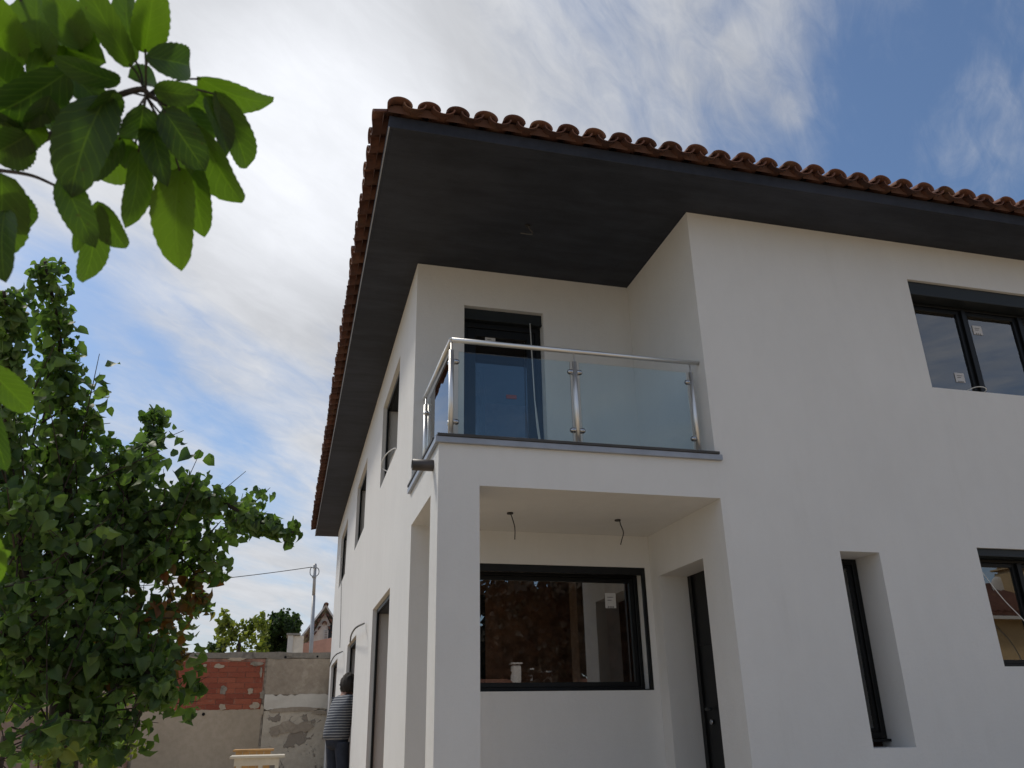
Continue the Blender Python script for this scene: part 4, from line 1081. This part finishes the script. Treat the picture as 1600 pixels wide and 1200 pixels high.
# shirt
sp_ = [bp(-.05, 0, .88), bp(-.04, 0, 1.04), bp(-.01, 0, 1.20), bp(.06, 0, sz-.06), bp(.11, 0, sz+.04), bp(.09, -.15, sz-.05), bp(.22, -.20, sz-.26), bp(.36, -.19, sz-.18), bp(.09, .15, sz-.05), bp(.19, .22, sz-.28), bp(.33, .21, sz-.23)]
se = [(0,1),(1,2),(2,3),(3,4),(3,5),(5,6),(6,7),(3,8),(8,9),(9,10)]
skin_obj('shirt', sp_, se, [r*K for r in (.200, .190, .178, .160, .100, .095, .068, .052, .095, .068, .052)], M['shirt'], per, origin=B0)
tm_ = MB()
tm_.tube(smooth_path([bp(-.03, 0, hipz+.06), bp(-.03, 0, hipz-.02), bp(-.02, 0, hipz-.10), bp(-.01, 0, hipz-.16)], 3), [.140*K, .146*K, .150*K, .152*K, .152*K, .150*K, .145*K, .13*K, .11*K, .08*K], 18)
for l0, l1, l2 in ((15, 16, 17), (19, 20, 21)):
    tm_.tube(smooth_path([pts[l0]+Vector((0, 0, .10)), pts[l0], pts[l1], pts[l2]], 3), [r*K for r in (.098, .098, .097, .095, .090, .085, .080, .074, .070, .068)], 14)
tm_.build('trousers', M['jeans'], per, smooth=True)
for k in (17, 21):
    a = pts[k]; mb = MB(); mb.tube([a+fwd*-.07+Vector((0, 0, -.055)), a+fwd*.02+Vector((0, 0, -.045)), a+fwd*.14+Vector((0, 0, -.065)), a+fwd*.21+Vector((0, 0, -.075))], [.045, .055, .048, .03], 10); mb.build('shoe', M['shoe'], per, smooth=True)
def ellipsoid(c, r, cut=None, n=14, jit=0, seed=0):
    mb = MB(); rr = random.Random(seed)
    for i in range(n+1):
        th = math.pi*i/n
        for j in range(n*2):
            ph = math.pi*j/n; q = 1+rr.uniform(-jit, jit); mb.v.append(Vector(c)+Vector((r[0]*math.sin(th)*math.cos(ph)*q, r[1]*math.sin(th)*math.sin(ph)*q, r[2]*math.cos(th)*q)))
    for i in range(n):
        for j in range(n*2): a = i*2*n+j; b2 = i*2*n+(j+1) % (2*n); mb.f.append((a, a+2*n, b2+2*n, b2))
    if cut: mb.f = [f for f in mb.f if cut(sum((mb.v[i] for i in f), Vector())/4)]
    return mb
hc = bp(hf+.0, 0, sz+.15)
hm = ellipsoid(hc+Vector((0, 0, .02*K))-fwd*.02, (.118*K, .112*K, .150*K), cut=lambda p: ((p-hc).dot(fwd) < .03*K and p.z > hc.z-.085*K) or p.z > hc.z+.07*K, jit=.10, n=18, seed=3)
hm.build('hair', M['hair'], per, smooth=True)
for s in (-1, 1): ellipsoid(hc+sd_*s*.095*K+fwd*.02+Vector((0, 0, -.01)), (.018, .018, .034), n=6).build('ear', M['skin'], per, smooth=True)

mb = MB(); mb.tube([hc+fwd*.09*K+Vector((0, 0, .01)), hc+fwd*.125*K+Vector((0, 0, -.025)), hc+fwd*.10*K+Vector((0, 0, -.04))], [.010, .018, .012], 8); mb.build('nose', M['skin'], per, smooth=True)
# ------------------------------------------------------------------ across the street: what the panes mirror
def mirror_dir(u, v): d = ray(u, v); return Vector((d.x, -d.y, d.z))
def mir(u, v, yplane, yworld):
    """point behind the eye, at depth yworld, that the pane in plane yplane shows at (u, v)"""
    d = ray(u, v); k = yplane/d.y; p = Vector((0, 0, EYE))+d*k; m = Vector((d.x, -d.y, d.z)); kk = (p.y-yworld)/d.y; return p+m*kk
yp = 7.1*S; YO = -8.0
e0 = mir(1552, 962, yp, YO); rr0 = mir(1552, 925, yp, YO-2.2)
oh = empty('street_house', (e0.x+2, YO-3, 0), 'yellow ochre bungalow with red tiled roof across the street, mirrored in the panes', 'house')
M['ochre'] = simple('ochre_render', (.60, .44, .24), .9, vary=.06)
hx0, hx1 = e0.x-2.2, e0.x+12
MB().box((hx0+.3, YO-6.5, 0), (hx1-.3, YO, e0.z-.05)).build('wall', M['ochre'], oh)
rf = MB(); rzz = rr0.z
for (ya, za, yb2, zb2) in ((YO+.45, e0.z-.02, YO-3.2, rzz+.35), (YO-6.95, e0.z-.02, YO-3.2, rzz+.35)):
    rf.poly([Vector((hx0, ya, za)), Vector((hx1, ya, za)), Vector((hx1, yb2, zb2)), Vector((hx0, yb2, zb2))], (0, 0, .08))
    nn = int((hx1-hx0)/.25)
    for i in range(nn):
        x = hx0+.12+i*.25; rf.tube([Vector((x, ya, za+.09)), Vector((x, yb2, zb2+.09))], .075, 6)
rfo = rf.build('roof', M['tile'], oh)
MB().box((hx0, YO+.38, e0.z-.12), (hx1, YO+.47, e0.z-.03)).build('gutter', M['whitewall'], oh)
c1 = mir(1592, 905, yp, YO-2.0)
cm_ = MB(); cm_.box((c1.x-.35, YO-2.4, rzz-.6), (c1.x+.35, YO-1.7, c1.z+.25))
for k in range(3): cm_.box((c1.x-.42, YO-2.47, c1.z+.33+k*.16), (c1.x+.42, YO-1.63, c1.z+.38+k*.16))
cm_.box((c1.x-.3, YO-2.3, c1.z+.25), (c1.x-.2, YO-1.8, c1.z+.7)); cm_.box((c1.x+.2, YO-2.3, c1.z+.25), (c1.x+.3, YO-1.8, c1.z+.7)); cm_.build('chimney', M['ochre'], rfo)
for k in range(3): MB().box((hx0+2.2+k*3.6, YO+.002, 1.0), (hx0+3.3+k*3.6, YO+.03, 2.2)).build('shutter', M['ply'], oh)
dc = mir(1569, 915, yp, YO-2.2); ellipsoid(dc, (.33, .06, .33), n=8).build('satellite_dish', M['whitewall'], rfo, smooth=True)
# low house with white chimney pots mirrored in the porch pane
yq = (yB+.22)*S; YL = -14.0
zl = mir(820, 1064, yq, YL).z
lh = empty('mirrored_low_house', (mir(830, 1064, yq, YL).x, YL-3, 0), 'low dark roofed house with pale chimney pots, seen only as a reflection', 'house')
xa, xb = mir(740, 1064, yq, YL).x-1, mir(1010, 1064, yq, YL).x-.2
MB().box((xa, YL-5, 0), (xb, YL, zl-.9)).build('wall', M['ochre'], lh)
MB().poly([Vector((xa-.2, YL+.4, zl-.95)), Vector((xb+.2, YL+.4, zl-.95)), Vector((xb+.2, YL-2.5, zl+.1)), Vector((xa-.2, YL-2.5, zl+.1))], (0, 0, .1)).build('roof', M['tile'], lh)
for (ua, ub, vt_) in ((803, 814, 1040), (828, 832, 1049), (849, 866, 1053)):
    a = mir(ua, vt_, yq, YL-2); c = mir(ub, vt_, yq, YL-2)
    mb = MB(); mb.box((a.x, YL-2.4, zl-.6), (c.x, YL-1.9, a.z)); mb.box((a.x-.05, YL-2.45, a.z+.06), (c.x+.05, YL-1.85, a.z+.11)); mb.box((a.x+.03, YL-2.35, a.z), (a.x+.09, YL-1.95, a.z+.06)); mb.box((c.x-.09, YL-2.35, a.z), (c.x-.03, YL-1.95, a.z+.06)); mb.build('chimney', M['whitewall'], lh)
# pines across the street
def pine(u, vt_, yw, rpx, n, seed, label):
    tp_ = mir(u, vt_, yq, yw); R4 = random.Random(seed); base = Vector((tp_.x, yw, 0)); o = empty('pine_tree', base, label, 'tree', 'pines across the street')
    MB().tube([base, base+Vector((.1, 0, tp_.z*.9))], [.28, .08], 8).build('trunk', M['bark'], o)
    mats = []; tints = []; H = tp_.z
    lobes = [(Vector((base.x+R4.uniform(-1, 1)*rpx, yw+R4.uniform(-1, 1)*rpx*.6, H*R4.uniform(.45, .92))), R4.uniform(.5, 1.1)) for _ in range(16)]
    for i in range(int(n*1.6)):
        c, r = R4.choice(lobes); v = rand_dir()*(R4.random()**.4); p = c+Vector((v.x*r*1.3, v.y*r*1.2, v.z*r*.7)); mats.append(leaf_matrix(p, rand_dir(), R4.uniform(.15, .42))); tints.append(R4.random())
    scatter_mesh('foliage', mats, tints, M['leaf_pine'], o)
pine(818, 918, -17, 1.1, 3000, 31, 'tall pine across the street with ragged crown, left in the porch pane')
pine(860, 890, -19, 2.2, 4500, 32, 'broad pine across the street, middle of the porch pane')
pine(930, 885, -18, 2.4, 4500, 33, 'broad pine across the street, right in the porch pane')
pine(775, 985, -18, 1.6, 2500, 34, 'low pine across the street at the left of the porch pane')
pine(1080, 890, -22, 3.0, 4000, 35, 'large pine across the street behind the ochre bungalow')
